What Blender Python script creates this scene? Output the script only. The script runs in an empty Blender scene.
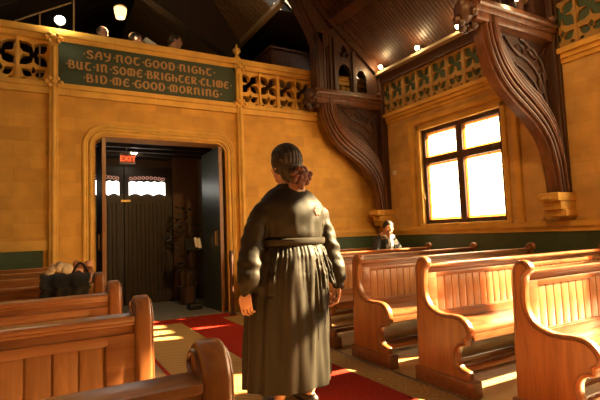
import bpy, bmesh, math, random
from mathutils import Vector, Matrix
random.seed(7)
PI = math.pi
S = bpy.context.scene
C = S.collection

# ------------------------------------------------------------------ camera
cam = bpy.data.cameras.new('camera'); cam.sensor_width = 36; cam.lens = 453/600*36
cam.clip_start = 0.03
co = bpy.data.objects.new('camera', cam); C.objects.link(co)
R = Matrix(((0.87148419, -0.00324777, -0.49041284), (-0.48897955, -0.08243574, -0.86839124), (-0.03760721, 0.99659109, -0.07342953)))
# columns: camera axes in the world
right = Vector((0.87148419, -0.48897955, -0.03760721)); up = Vector((-0.00324777, -0.08243574, 0.99659109)); back = Vector((-0.49041284, -0.86839124, -0.07342953))
back.x *= -1 if right.cross(up).x*back.x < 0 else 1
back = right.cross(up).normalized(); up = back.cross(right).normalized()
co.matrix_world = Matrix(((right.x, up.x, back.x, 0), (right.y, up.y, back.y, 0), (right.z, up.z, back.z, 1.12), (0, 0, 0, 1)))
S.camera = co
# ------------------------------------------------------------------ light
S.view_settings.view_transform = 'Standard'; S.view_settings.look = 'None'; S.view_settings.gamma = 1
S.view_settings.use_curve_mapping = False
S.view_settings.exposure = 0.0
w = bpy.data.worlds.new('sky'); S.world = w; w.use_nodes = True
bg = w.node_tree.nodes['Background']; bg.inputs[0].default_value = (1.0, 0.93, 0.78, 1); bg.inputs[1].default_value = 4.5
SUNDIR = Vector((-1.0, 0.30, -0.56))
sl = bpy.data.lights.new('sun', 'SUN'); sl.energy = 118; sl.angle = math.radians(0.8); sl.color = (1.0, 0.80, 0.50)
so = bpy.data.objects.new('sun', sl); C.objects.link(so); so.rotation_euler = SUNDIR.to_track_quat('-Z', 'Y').to_euler(); so.location = (9, -2, 6)

def lamp(name, loc, power, col, r=0.05, spot=None, aim=None, blend=.6):
    l = bpy.data.lights.new(name, 'SPOT' if spot else 'POINT'); l.energy = power; l.color = col; l.shadow_soft_size = r
    o = bpy.data.objects.new(name, l); C.objects.link(o); o.location = loc
    if spot:
        l.spot_size = math.radians(spot); l.spot_blend = blend
        o.rotation_euler = (Vector(aim)-Vector(loc)).to_track_quat('-Z', 'Y').to_euler()
    return o
WARM = (1.0, 0.54, 0.17)
# added warm lights, unseen, above the camera: two wall washes, one fill
lamp('added_nave_fill', (2.4, -0.4, 4.6), 820, WARM, .15, 50, (2.5, 6.42, 1.35), .8)
lamp('added_nave_fill', (0.9, 1.0, 4.6), 300, WARM, .15, 62, (5.25, 3.9, 1.5), .8)
lamp('added_nave_fill', (0.9, -1.6, 3.4), 8, WARM, .25)
lamp('vestibule_light', (1.30, 7.85, 2.42), 1.2, (1.0, .9, .75), .04)
def portal(loc, sy, sz):
    l = bpy.data.lights.new('window_daylight', 'AREA'); l.shape = 'RECTANGLE'; l.size = sz; l.size_y = sy
    l.cycles.is_portal = True
    o = bpy.data.objects.new('window_daylight', l); C.objects.link(o); o.location = loc; o.rotation_euler = (0, PI/2, 0)
portal((5.7, 4.53, 1.93), 1.5, 1.5); portal((5.7, 1.5, 2.3), 1.3, 2.3); portal((5.7, -.1, 2.3), 1.4, 2.3)

# ------------------------------------------------------------------ materials
MATS = {}
def mat(name, col, rough=.6, metal=0, spec=.5, bump=None, emit=None, coat=0, sheen=0):
    m = bpy.data.materials.new(name); m.use_nodes = True; nt = m.node_tree; b = nt.nodes['Principled BSDF']
    b.inputs['Base Color'].default_value = (*col, 1); b.inputs['Roughness'].default_value = rough
    b.inputs['Metallic'].default_value = metal; b.inputs['Specular IOR Level'].default_value = spec
    b.inputs['Coat Weight'].default_value = coat
    b.inputs['Coat Roughness'].default_value = .25
    b.inputs['Sheen Weight'].default_value = sheen
    if emit: b.inputs['Emission Color'].default_value = (*emit[0], 1); b.inputs['Emission Strength'].default_value = emit[1]
    MATS[name] = m
    return m, nt, b
def N(nt, t, **kw):
    n = nt.nodes.new(t)
    for k, v in kw.items():
        if k in n.inputs: n.inputs[k].default_value = v
        else: setattr(n, k, v)
    return n
def ramp(nt, fac, stops):
    r = nt.nodes.new('ShaderNodeValToRGB'); nt.links.new(fac, r.inputs[0])
    e = r.color_ramp.elements
    while len(e) < len(stops): e.new(.5)
    for i, (p, c) in enumerate(stops): e[i].position = p; e[i].color = (*c, 1)
    return r
def coords(nt, order='xyz', scale=(1, 1, 1)):
    tc = nt.nodes.new('ShaderNodeTexCoord'); s = nt.nodes.new('ShaderNodeSeparateXYZ'); c = nt.nodes.new('ShaderNodeCombineXYZ')
    nt.links.new(tc.outputs['Object'], s.inputs[0])
    for i, a in enumerate(order): nt.links.new(s.outputs['xyz'.index(a)], c.inputs[i])
    mp = nt.nodes.new('ShaderNodeMapping'); mp.inputs['Scale'].default_value = scale; nt.links.new(c.outputs[0], mp.inputs[0])
    return mp.outputs[0]
def wood(name, dark, light, along='x', rough=.38, coat=.25, sc=1.0):
    m, nt, b = mat(name, light, rough, coat=coat)
    order = {'x': 'yzx', 'y': 'xzy', 'z': 'xyz'}[along]
    v = coords(nt, order, (9*sc, 9*sc, .9*sc))
    n = N(nt, 'ShaderNodeTexNoise', Scale=2.2, Detail=6.0, Roughness=.65, Distortion=.6); nt.links.new(v, n.inputs['Vector'])
    r = ramp(nt, n.outputs[0], [(.32, dark), (.62, light)]); nt.links.new(r.outputs[0], b.inputs['Base Color'])
    bp = N(nt, 'ShaderNodeBump', Strength=.12, Distance=.01); nt.links.new(n.outputs[0], bp.inputs['Height']); nt.links.new(bp.outputs[0], b.inputs['Normal'])
    return m
def stone(name, a, bcol, order='xzy', bw=.5, bh=.24, mortar=.004, rough=.75, mcol=None):
    m, nt, b = mat(name, a, rough)
    v = coords(nt, order)
    br = N(nt, 'ShaderNodeTexBrick', Scale=1.0); nt.links.new(v, br.inputs['Vector'])
    br.inputs['Color1'].default_value = (*a, 1); br.inputs['Color2'].default_value = (*bcol, 1)
    br.inputs['Mortar'].default_value = (*(mcol or [c*.84 for c in a]), 1)
    br.inputs['Mortar Size'].default_value = mortar; br.inputs['Brick Width'].default_value = bw; br.inputs['Row Height'].default_value = bh
    br.inputs['Mortar Smooth'].default_value = .4
    br.inputs['Bias'].default_value = -.1
    n = N(nt, 'ShaderNodeTexNoise', Scale=5.0, Detail=7.0); nt.links.new(v, n.inputs['Vector'])
    r = ramp(nt, n.outputs[0], [(.3, (.78, .76, .72)), (.7, (1.08, 1.06, 1.04))])
    mx = N(nt, 'ShaderNodeMix', data_type='RGBA', blend_type='MULTIPLY'); mx.inputs[0].default_value = .8
    nt.links.new(br.outputs[0], mx.inputs[6]); nt.links.new(r.outputs[0], mx.inputs[7]); nt.links.new(mx.outputs[2], b.inputs['Base Color'])
    bp = N(nt, 'ShaderNodeBump', Strength=.35, Distance=.01); nt.links.new(br.outputs['Fac'], bp.inputs['Height']); bp.invert = True
    nt.links.new(bp.outputs[0], b.inputs['Normal'])
    return m
STA = (.64, .350, .060); STB = (.50, .262, .042)
M_back = stone('sandstone_back', STA, STB, 'xzy', .34, .17)
M_right = stone('sandstone_right', (.64, .41, .14), (.54, .33, .10), 'yzx', .30, .15)  # less saturated than the back wall: window daylight put into the stone colour
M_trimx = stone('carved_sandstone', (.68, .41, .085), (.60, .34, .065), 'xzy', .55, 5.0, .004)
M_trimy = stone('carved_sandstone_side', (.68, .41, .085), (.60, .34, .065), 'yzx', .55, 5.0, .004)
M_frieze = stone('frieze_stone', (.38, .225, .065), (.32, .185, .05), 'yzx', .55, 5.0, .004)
M_greenwall, _, _ = mat('green_tile', (.030, .075, .040), .45)
def tile(m, order):
    nt = m.node_tree; b = nt.nodes['Principled BSDF']; v = coords(nt, order)
    br = N(nt, 'ShaderNodeTexBrick', Scale=1.0); nt.links.new(v, br.inputs['Vector'])
    br.inputs['Color1'].default_value = (.050, .085, .045, 1); br.inputs['Color2'].default_value = (.038, .068, .036, 1); br.inputs['Mortar'].default_value = (.06, .09, .05, 1)
    br.inputs['Brick Width'].default_value = .3; br.inputs['Row Height'].default_value = .15; br.inputs['Mortar Size'].default_value = .004
    nt.links.new(br.outputs[0], b.inputs['Base Color'])
tile(M_greenwall, 'xzy')
M_greenside, _, _ = mat('green_tile_side', (.03, .075, .04), .45); tile(M_greenside, 'yzx')
M_greenpaint, _, _ = mat('green_paint', (.05, .085, .045), .6)
M_sign, _, _ = mat('sign_green', (.028, .050, .030), .6)
M_letter, _, _ = mat('letter_gilt', (.36, .20, .07), .5)
M_timber = wood('dark_timber', (.028, .010, .005), (.072, .026, .012), 'z', .5, .08)
M_timber_x = wood('dark_timber_beam', (.032, .012, .006), (.085, .032, .014), 'x', .42, .25)
M_brace = wood('red_timber', (.060, .020, .008), (.160, .058, .023), 'z', .4, .2)
M_ceil = wood('ceiling_boards', (.034, .012, .006), (.064, .024, .010), 'x', .5, .1)
M_pew = wood('pew_oak', (.19, .068, .022), (.36, .150, .052), 'x', .30, .45)
M_pewend = wood('pew_end_oak', (.21, .075, .022), (.36, .14, .042), 'z', .30, .45)
M_pewboard = wood('pew_board_oak', (.27, .115, .040), (.46, .215, .080), 'z', .34, .35)
M_pewdark = wood('pew_moulding_oak', (.13, .045, .014), (.22, .08, .025), 'x', .3, .45)
M_floor, nt, b = mat('floor_stone', (.5, .36, .17), .5)
v = coords(nt, 'xyz'); n = N(nt, 'ShaderNodeTexNoise', Scale=6.0, Detail=6.0); nt.links.new(v, n.inputs['Vector'])
r = ramp(nt, n.outputs[0], [(.3, (.42, .29, .125)), (.7, (.58, .42, .20))]); nt.links.new(r.outputs[0], b.inputs['Base Color'])
M_slab, _, _ = mat('threshold_stone', (.22, .22, .19), .55)
M_red, nt, b = mat('red_carpet', (.42, .018, .010), .95, spec=.1)
v = coords(nt, 'xyz'); n = N(nt, 'ShaderNodeTexNoise', Scale=60.0, Detail=3.0); nt.links.new(v, n.inputs['Vector'])
r = ramp(nt, n.outputs[0], [(.35, (.27, .018, .010)), (.65, (.42, .034, .017))]); nt.links.new(r.outputs[0], b.inputs['Base Color'])
def scroll_carpet(name, ca, cb, cc):
    m, nt, b = mat(name, ca, .95, spec=.1)
    v = coords(nt, 'xyz')
    wv = N(nt, 'ShaderNodeTexVoronoi', Scale=5.5, feature='F1'); wv.inputs['Randomness'].default_value = .55; nt.links.new(v, wv.inputs['Vector'])
    mt = N(nt, 'ShaderNodeMath', operation='MULTIPLY'); mt.inputs[1].default_value = 34.0; nt.links.new(wv.outputs['Distance'], mt.inputs[0])
    sn = N(nt, 'ShaderNodeMath', operation='SINE'); nt.links.new(mt.outputs[0], sn.inputs[0])
    r = ramp(nt, sn.outputs[0], [(.0, ca), (.45, ca), (.6, cb), (.9, cc)])
    n = N(nt, 'ShaderNodeTexNoise', Scale=2.5, Detail=3.0); nt.links.new(v, n.inputs['Vector'])
    r2 = ramp(nt, n.outputs[0], [(.6, (0, 0, 0)), (.8, (.6, .6, .6))])
    mx = N(nt, 'ShaderNodeMix', data_type='RGBA'); nt.links.new(r2.outputs[0], mx.inputs[0]); nt.links.new(r.outputs[0], mx.inputs[6]); mx.inputs[7].default_value = (*ca, 1)
    mx.inputs[0].default_value = .5
    nt.links.new(mx.outputs[2], b.inputs['Base Color'])
    return m
M_scroll = scroll_carpet('scroll_carpet', (.40, .25, .085), (.12, .085, .03), (.58, .42, .20))
M_hatch, nt, b = mat('ribbed_carpet', (.45, .30, .12), .95, spec=.1)
v = coords(nt, 'xyz'); wv = N(nt, 'ShaderNodeTexWave', Scale=9.0); wv.bands_direction = 'DIAGONAL'; nt.links.new(v, wv.inputs['Vector'])
r = ramp(nt, wv.outputs[0], [(.3, (.36, .23, .085)), (.7, (.50, .34, .14))]); nt.links.new(r.outputs[0], b.inputs['Base Color'])
M_brass, _, _ = mat('brass', (.55, .38, .16), .35, .9)
M_dark, _, _ = mat('black_cavity', (.012, .010, .009), .8)
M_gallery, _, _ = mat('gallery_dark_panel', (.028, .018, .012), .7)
M_gplank = wood('gallery_boards', (.16, .11, .06), (.26, .19, .11), 'x', .6, 0)
M_cream, _, _ = mat('cream_moulding', (.42, .33, .20), .6)
M_greendoor, _, _ = mat('green_leather_door', (.035, .055, .045), .38)
M_dooredge = wood('door_edge', (.16, .07, .025), (.28, .13, .05), 'z', .35, .4)
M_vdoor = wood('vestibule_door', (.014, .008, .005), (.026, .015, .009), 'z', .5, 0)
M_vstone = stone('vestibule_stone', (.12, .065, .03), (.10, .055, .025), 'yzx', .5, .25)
M_litglass, nt, b = mat('vestibule_glass', (.9, .9, .85), .4, emit=((1.0, .97, .86), 3.2))
M_rose, _, _ = mat('leaded_rose', (.45, .22, .16), .5, emit=((.9, .42, .30), .35))
M_exit, _, _ = mat('exit_panel', (.5, .36, .24), .5, emit=((1.0, .5, .25), .02))
M_exitface, _, _ = mat('exit_face', (.35, .06, .03), .5, emit=((1.0, .12, .03), .25))
M_exitred, _, _ = mat('exit_letters', (.8, .05, .02), .5, emit=((1.0, .17, .05), 1.5))
M_bulb, _, _ = mat('lamp_bulb', (1, .9, .7), .5, emit=((1.0, .80, .42), 30))
M_bulbhot, _, _ = mat('flood_lens', (1, .95, .85), .5, emit=((1.0, .93, .70), 60))
M_shade, _, _ = mat('lamp_glass', (1, .8, .5), .5, emit=((1.0, .66, .28), 2.2))
M_black, _, _ = mat('black_metal', (.015, .015, .015), .45, .3)
M_white, _, _ = mat('white_plastic', (.75, .72, .65), .5)
M_paper, _, _ = mat('white_paper', (.8, .8, .78), .7)
M_leaf, _, _ = mat('leaf', (.015, .04, .014), .5)
M_pot, _, _ = mat('pot', (.08, .04, .025), .6)
M_skin, _, b = mat('skin', (.56, .29, .18), .5); b.inputs['Subsurface Weight'].default_value = .05
M_robe, nt, b = mat('olive_robe', (.022, .0168, .0105), .55, spec=.2)
v = coords(nt, 'xyz'); n = N(nt, 'ShaderNodeTexNoise', Scale=220.0, Detail=2.0); nt.links.new(v, n.inputs['Vector'])
bp = N(nt, 'ShaderNodeBump', Strength=.15, Distance=.002); nt.links.new(n.outputs[0], bp.inputs['Height']); nt.links.new(bp.outputs[0], b.inputs['Normal'])
M_belt, _, _ = mat('robe_belt', (.025, .019, .012), .55, spec=.2)
M_patch, _, _ = mat('crest_with_pink_light', (.26, .09, .055), .6)  # robe crest, with pink stained-glass light put into its colour
M_hair, _, _ = mat('dark_hair', (.022, .012, .008), .6)
M_bun, nt, b = mat('auburn_braid', (.13, .045, .028), .5)
v = coords(nt, 'xyz'); n = N(nt, 'ShaderNodeTexWave', Scale=40.0, Distortion=3.0); nt.links.new(v, n.inputs['Vector'])
r = ramp(nt, n.outputs[0], [(.3, (.07, .022, .015)), (.7, (.17, .06, .04))]); nt.links.new(r.outputs[0], b.inputs['Base Color'])
M_coat, _, _ = mat('dark_coat', (.014, .014, .016), .7)
M_scarf, nt, b = mat('patterned_shirt', (.6, .62, .66), .7)
v = coords(nt, 'xyz'); n = N(nt, 'ShaderNodeTexNoise', Scale=26.0, Detail=2.0); nt.links.new(v, n.inputs['Vector'])
r = ramp(nt, n.outputs[0], [(.46, (.06, .08, .13)), (.52, (.70, .72, .74))]); nt.links.new(r.outputs[0], b.inputs['Base Color'])
M_creamcloth, _, _ = mat('cream_cloth', (.62, .48, .30), .8)
M_peach, _, _ = mat('peach_knit', (.62, .30, .17), .9)
M_bag, _, _ = mat('black_bag', (.012, .012, .010), .8)
M_shoe, _, _ = mat('shoe', (.02, .015, .012), .4)
# stained glass of the wall windows: clear enough to let the sun through, scattering the rest
def stained(name, c, tw):
    m = bpy.data.materials.new(name); m.use_nodes = True; nt = m.node_tree; nt.nodes.remove(nt.nodes['Principled BSDF'])
    t = N(nt, 'ShaderNodeBsdfTransparent'); t.inputs[0].default_value = (*c, 1)
    d = N(nt, 'ShaderNodeBsdfTranslucent'); d.inputs[0].default_value = (*c, 1)
    mx = N(nt, 'ShaderNodeMixShader'); mx.inputs[0].default_value = tw
    nt.links.new(t.outputs[0], mx.inputs[1]); nt.links.new(d.outputs[0], mx.inputs[2]); nt.links.new(mx.outputs[0], nt.nodes['Material Output'].inputs[0])
    return m
M_pane = stained('pale_stained_glass', (.98, .95, .86), .18)
M_ruby = stained('ruby_glass', (.40, .22, .10), .2)
M_border = stained('amber_border_glass', (.85, .42, .12), .35)

# ------------------------------------------------------------------ mesh helpers
class MB:
    def __init__(s): s.v = []; s.f = []
    def add(s, vs, fs):
        o = len(s.v); s.v += [tuple(v) for v in vs]; s.f += [tuple(i+o for i in f) for f in fs]; return s
    def box(s, x0, x1, y0, y1, z0, z1, M=None):
        vs = [Vector((x, y, z)) for z in (z0, z1) for y in (y0, y1) for x in (x0, x1)]
        if M: vs = [M @ v for v in vs]
        return s.add(vs, [(0, 2, 3, 1), (4, 5, 7, 6), (0, 1, 5, 4), (2, 6, 7, 3), (0, 4, 6, 2), (1, 3, 7, 5)])
    def bbox(s, x0, x1, y0, y1, z0, z1, b=.008):   # box with chamfered edges
        bm = bmesh.new(); bmesh.ops.create_cube(bm, size=1)
        for v in bm.verts: v.co = Vector(((x0+x1)/2+v.co.x*(x1-x0), (y0+y1)/2+v.co.y*(y1-y0), (z0+z1)/2+v.co.z*(z1-z0)))
        bmesh.ops.bevel(bm, geom=bm.edges[:], offset=min(b, .45*min(x1-x0, y1-y0, z1-z0)), segments=2, affect='EDGES', profile=.6)
        bm.verts.index_update(); s.add([v.co.copy() for v in bm.verts], [[v.index for v in f.verts] for f in bm.faces]); bm.free(); return s
    def tube(s, pts, rad, n=8, cap=True):
        pts = [Vector(p) for p in pts]; k = len(pts)
        rad = rad if isinstance(rad, (list, tuple)) else [rad]*k
        o = len(s.v); prev = None
        for i, p in enumerate(pts):
            t = (pts[min(i+1, k-1)]-pts[max(i-1, 0)]).normalized()
            if prev is None: a = t.orthogonal().normalized()
            else: a = (prev-t*prev.dot(t)).normalized()
            prev = a; b = t.cross(a)
            for j in range(n):
                q = 2*PI*j/n; s.v.append(tuple(p+(a*math.cos(q)+b*math.sin(q))*rad[i]))
        for i in range(k-1):
            for j in range(n):
                a0 = o+i*n+j; a1 = o+i*n+(j+1) % n; s.f.append((a0, a1, a1+n, a0+n))
        if cap: s.f.append(tuple(o+j for j in reversed(range(n)))); s.f.append(tuple(o+(k-1)*n+j for j in range(n)))
        return s
    def lathe(s, prof, c=(0, 0, 0), n=16):
        o = len(s.v)
        for r, z in prof:
            for j in range(n): s.v.append((c[0]+r*math.cos(2*PI*j/n), c[1]+r*math.sin(2*PI*j/n), c[2]+z))
        for i in range(len(prof)-1):
            for j in range(n): a = o+i*n+j; b = o+i*n+(j+1) % n; s.f.append((a, b, b+n, a+n))
        s.f.append(tuple(o+j for j in reversed(range(n)))); s.f.append(tuple(o+(len(prof)-1)*n+j for j in range(n)))
        return s
    def ball(s, c, r, nu=14, nv=9, M=None):
        r = r if isinstance(r, (tuple, list)) else (r, r, r); vs = []; fs = []
        for i in range(1, nv):
            for j in range(nu):
                a = PI*i/nv; q = 2*PI*j/nu; vs.append(Vector((r[0]*math.sin(a)*math.cos(q), r[1]*math.sin(a)*math.sin(q), r[2]*math.cos(a))))
        vs += [Vector((0, 0, r[2])), Vector((0, 0, -r[2]))]; T = len(vs)-2
        for i in range(nv-2):
            for j in range(nu): a = i*nu+j; b = i*nu+(j+1) % nu; fs.append((a, a+nu, b+nu, b))
        for j in range(nu): fs.append((T, j, (j+1) % nu)); fs.append((T+1, (nv-2)*nu+(j+1) % nu, (nv-2)*nu+j))
        if M: vs = [M @ v for v in vs]
        return s.add([v+Vector(c) for v in vs], fs)
    def band(s, A, B, y0, y1, closed=False):       # solid between two polylines in XZ
        k = len(A); o = len(s.v)
        for p, q in zip(A, B):
            s.v += [(p[0], y0, p[1]), (q[0], y0, q[1]), (q[0], y1, q[1]), (p[0], y1, p[1])]
        for i in range(k-1):
            a = o+4*i; b = a+4
            for j in range(4): s.f.append((a+j, a+(j+1) % 4, b+(j+1) % 4, b+j))
        s.f.append((o+3, o+2, o+1, o)); e = o+4*(k-1); s.f.append((e, e+1, e+2, e+3)); return s
    def plate(s, outer, holes, depth, M, bevel=0):
        cu = bpy.data.curves.new('t', 'CURVE'); cu.dimensions = '2D'; cu.fill_mode = 'BOTH'; cu.extrude = depth/2-bevel; cu.bevel_depth = bevel; cu.bevel_resolution = 2; cu.offset = -bevel
        for poly in [outer]+list(holes):
            sp = cu.splines.new('POLY'); sp.points.add(len(poly)-1); sp.use_cyclic_u = True
            for p, q in zip(sp.points, poly): p.co = (q[0], q[1], 0, 1)
        ob = bpy.data.objects.new('t', cu); C.objects.link(ob)
        me = bpy.data.meshes.new_from_object(ob.evaluated_get(bpy.context.evaluated_depsgraph_get()))
        s.add([M @ v.co for v in me.vertices], [tuple(p.vertices) for p in me.polygons])
        bpy.data.objects.remove(ob); bpy.data.curves.remove(cu); bpy.data.meshes.remove(me); return s
    def mesh(s, name, smooth=False):
        me = bpy.data.meshes.new(name); me.from_pydata(s.v, [], s.f); 
        bm = bmesh.new(); bm.from_mesh(me); bmesh.ops.recalc_face_normals(bm, faces=bm.faces); bm.to_mesh(me); bm.free()
        if smooth:
            me.polygons.foreach_set('use_smooth', [True]*len(me.polygons))
            if smooth != 'all': 
                try: me.set_sharp_from_angle(angle=math.radians(40))
                except Exception: pass
        return me
    def build(s, name, m, parent=None, smooth=False):
        me = s.mesh(name, smooth); me.materials.append(m)
        o = bpy.data.objects.new(name, me); C.objects.link(o)
        if parent:
            o.parent = parent
            # geometry is given in world space for placed things: cancel the chain of parents
            off = Vector((0, 0, 0)); p = parent
            while p: off += p.location; p = p.parent
            if not parent.get('_local'): o.location = (0, 0, 0); me.transform(Matrix.Translation(-off))
        return o
XZ = lambda y: Matrix(((1, 0, 0, 0), (0, 0, 1, y), (0, 1, 0, 0), (0, 0, 0, 1)))      # (u,v) -> (x,z) at depth y
YZ = lambda x: Matrix(((0, 0, 1, x), (1, 0, 0, 0), (0, 1, 0, 0), (0, 0, 0, 1)))      # (u,v) -> (y,z)
def smooth_line(pts, n=6, closed=False):
    out = []; k = len(pts)
    P = [Vector(p) for p in pts]
    rng = range(k if closed else k-1)
    for i in rng:
        p0 = P[(i-1) % k] if closed or i > 0 else P[0]; p1 = P[i]; p2 = P[(i+1) % k]; p3 = P[(i+2) % k] if closed or i+2 < k else P[-1]
        for j in range(n):
            t = j/n; out.append(.5*((2*p1)+(p2-p0)*t+(2*p0-5*p1+4*p2-p3)*t*t+(3*p1-p0-3*p2+p3)*t**3))
    if not closed: out.append(P[-1])
    return out
def tag(o, label, cat, group=None):
    o['label'] = label; o['category'] = cat
    if group: o['group'] = group
    return o
def thing(name, loc, label, cat, group=None, local=False):
    o = bpy.data.objects.new(name, None); C.objects.link(o); o.location = loc; tag(o, label, cat, group); o.empty_display_size = .1
    if local: o['_local'] = 1
    return o
def struct(o): o['kind'] = 'structure'; return o
def copy_thing(root, loc, label, group=None):
    def rec(o, parent):
        c = o.copy(); C.objects.link(c)
        if parent: c.parent = parent
        for ch in list(o.children): rec(ch, c)
        return c
    r = rec(root, None); r.location = loc; r['label'] = label
    if group: r['group'] = group
    return r

# ------------------------------------------------------------------ shell
YB = 6.42; XR = 5.25; XL = -2.1; YF = -5.0
struct(MB().box(XL-.3, XR+.6, YF-.3, YB+.1, -.2, 0).build('floor', M_floor))
struct(MB().box(.3, 2.75, YB+.1, 8.6, -.2, 0).build('floor_vestibule', M_slab))
struct(MB().box(.52, 2.37, YB-.02, YB+.45, 0, .02).build('trim_threshold', M_slab))
# back wall with the doorway
def arch_open(x0, x1, zt, r, n=8):
    pts = [(x0, 0)]
    for i in range(n+1): a = PI-PI/2*i/n; pts.append((x0+r+r*math.cos(a), zt-r+r*math.sin(a)))
    for i in range(n+1): a = PI/2-PI/2*i/n; pts.append((x1-r+r*math.cos(a), zt-r+r*math.sin(a)))
    pts.append((x1, 0)); return pts
DX0, DX1, DZ = .57, 2.36, 2.50
op = arch_open(DX0, DX1, DZ, .14)
outer = [(XL-.3, 0), (DX0, 0)] + op[1:-1] + [(DX1, 0), (XR+.3, 0), (XR+.3, 3.0), (XL-.3, 3.0)]
struct(MB().plate(outer, [], .34, XZ(YB+.17)).build('wall_back', M_back))
# ledge under the frieze, two steps
mb = MB()
mb.box(XL, XR, YB-.09, YB+.3, 3.07, 3.13); mb.box(XL, XR, YB-.05, YB+.3, 2.99, 3.07)
struct(mb.build('trim_1', M_trimx))
# moulded door surround
def path_tube(mb, pts, r, y, n=10): mb.tube([(p[0], y, p[1]) for p in pts], r, n)
mb = MB()
o1 = arch_open(DX0-.05, DX1+.05, DZ+.05, .18); o2 = arch_open(DX0-.13, DX1+.13, DZ+.14, .27)
path_tube(mb, o1, .030, YB+.0); path_tube(mb, o2, .030, YB+.0)
q1 = arch_open(DX0-.10, DX1+.10, DZ+.095, .23); path_tube(mb, q1, .016, YB-.01)
struct(mb.build('trim_2', M_trimx, smooth=True))
# sill course and green dado
mb = MB(); mb.box(XL, .03, YB-.07, YB+.02, 1.09, 1.15); mb.box(XL, .03, YB-.04, YB+.02, 1.03, 1.09)
mb.box(2.68, XR, YB-.07, YB+.02, 1.09, 1.15); mb.box(2.68, XR, YB-.04, YB+.02, 1.03, 1.09); struct(mb.build('trim_3', M_trimx))
mb = MB(); mb.box(XL, -.02, YB-.02, YB+.02, 0, 1.03); mb.box(2.68, XR, YB-.02, YB+.02, 0, 1.03); struct(mb.build('trim_4', M_greenwall))
# pilaster shafts
for i, x in enumerate((.09, 2.60)):
    mb = MB(); mb.bbox(x-.05, x+.05, YB-.07, YB+.02, 0, 3.72, .012); mb.tube([(x, YB-.075, .02), (x, YB-.075, 3.6)], .022, 8)
    struct(mb.build('trim_%d' % (5+i), M_trimx, smooth=True))

def petal(cx, cz, ang, L, W, n=10, r0=.16):
    # pointed leaf opening pointing outwards along ang
    pts = []
    for i in range(n+1):
        t = i/n; pts.append((r0*L+t*L*(1-r0), W*math.sin(PI*min(1, t*1.0)**.8)*.5*(1.15-.35*t)))
    for i in range(n-1, 0, -1): pts.append((pts[i][0], -pts[i][1]))
    c, s = math.cos(ang), math.sin(ang)
    return [(cx+c*a-s*b, cz+s*a+c*b) for a, b in pts]
def quatre(cx, cz, r, W=.55):
    # four diagonal pointed petals joined into one cross shaped opening
    out = []
    N4 = 12
    for k in range(4):
        a0 = PI/4+k*PI/2
        for i in range(N4):
            t = (i/N4-.5)*PI/2
            u = abs(t)/(PI/4)
            rr = r*(.20+.80*max(0, 1-u)**.42*(1-.25*math.sin(PI*u))) 
            if .30 < u < .62: rr *= 1.08
            out.append((cx+rr*math.cos(a0+t), cz+rr*math.sin(a0+t)))
    return out
# parapet of the gallery: coping, openwork bays and the painted text panel
def tracery_bay(x0, x1, z0=3.14, z1=3.70):
    w_ = x1-x0; cx = (x0+x1)/2
    zc = z0+.34*(z1-z0)
    holes = [quatre(cx, z0+.66*(z1-z0), min(w_*.68, .222)), ]
    # two lower leaves
    for sgn in (-1, 1): holes.append(petal(cx, z0+.13*(z1-z0), (PI/2-sgn*PI/3.3), .165, .10, r0=.12))
    holes.append(petal(cx, z0+.17*(z1-z0), PI/2, .11, .06, r0=.18))
    for sgn in (-1, 1): holes.append(petal(cx+sgn*.06, z0+.07*(z1-z0), PI/2-sgn*PI/2, .08, .035, r0=.2))
    return [(x0, z0), (x1, z0), (x1, z1), (x0, z1)], holes
def fr_bays(a, b, wd, M, name, m, flat_mat=None, depth=.10):
    mb = MB(); n = max(1, round((b-a)/wd)); wd = (b-a)/n
    for i in range(n):
        x0 = a+i*wd; o, h = tracery_bay(x0+.004, x0+wd-.004); mb.plate(o, h, depth, M)
    return mb, n, wd
mb, n_, wd_ = fr_bays(XL+.05, .04, .335, XZ(YB+.10), 'f', None)
for i in range(n_+1): mb.box(XL+.05+i*wd_-.014, XL+.05+i*wd_+.014, YB+.02, YB+.12, 3.13, 3.71)
struct(mb.build('trim_7', M_trimx))
mb, n_, wd_ = fr_bays(2.66, XR, .335, XZ(YB+.10), 'f', None)
for i in range(n_+1):
    t = .026 if i % 2 == 0 else .012
    mb.box(2.66+i*wd_-t, 2.66+i*wd_+t, YB+.02, YB+.12, 3.13, 3.71)
struct(mb.build('trim_8', M_trimx))
mb = MB(); mb.bbox(XL, XR, YB-.06, YB+.30, 3.76, 3.85, .015); mb.bbox(XL, XR, YB-.02, YB+.26, 3.70, 3.765, .01); struct(mb.build('trim_9', M_trimx, smooth=True))
mb = MB()
for x in (.09, 2.60):
    # carved capital, crown and finial
    for zc in (3.13, 3.70):
        for dx, dz, r in ((-.085, 0, .03), (.085, 0, .03), (-.045, .05, .028), (.045, .05, .028), (0, .02, .04), (-.05, -.04, .026), (.05, -.04, .026)):
            mb.ball((x+dx, YB-.09, zc+dz), (r, .03, r), 8, 6)
struct(mb.build('trim_10', M_trimx, smooth=True))
for x, lab in ((2.60, 'small carved stone finial on the parapet, right end of the green text panel'),):
    mb = MB(); mb.lathe([(.055, 0), (.06, .03), (.03, .05), (.022, .09), (.045, .12), (.055, .15), (.035, .19), (.012, .21), (.02, .23), (.006, .26)], (x, YB+.02, 3.85), 10)
    for k in range(6): a = k*PI/3; mb.ball((x+.05*math.cos(a), YB+.02+.05*math.sin(a), 4.0), .02, 6, 5)
    tag(mb.build('finial', M_trimx, smooth=True), lab, 'finial')
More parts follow.
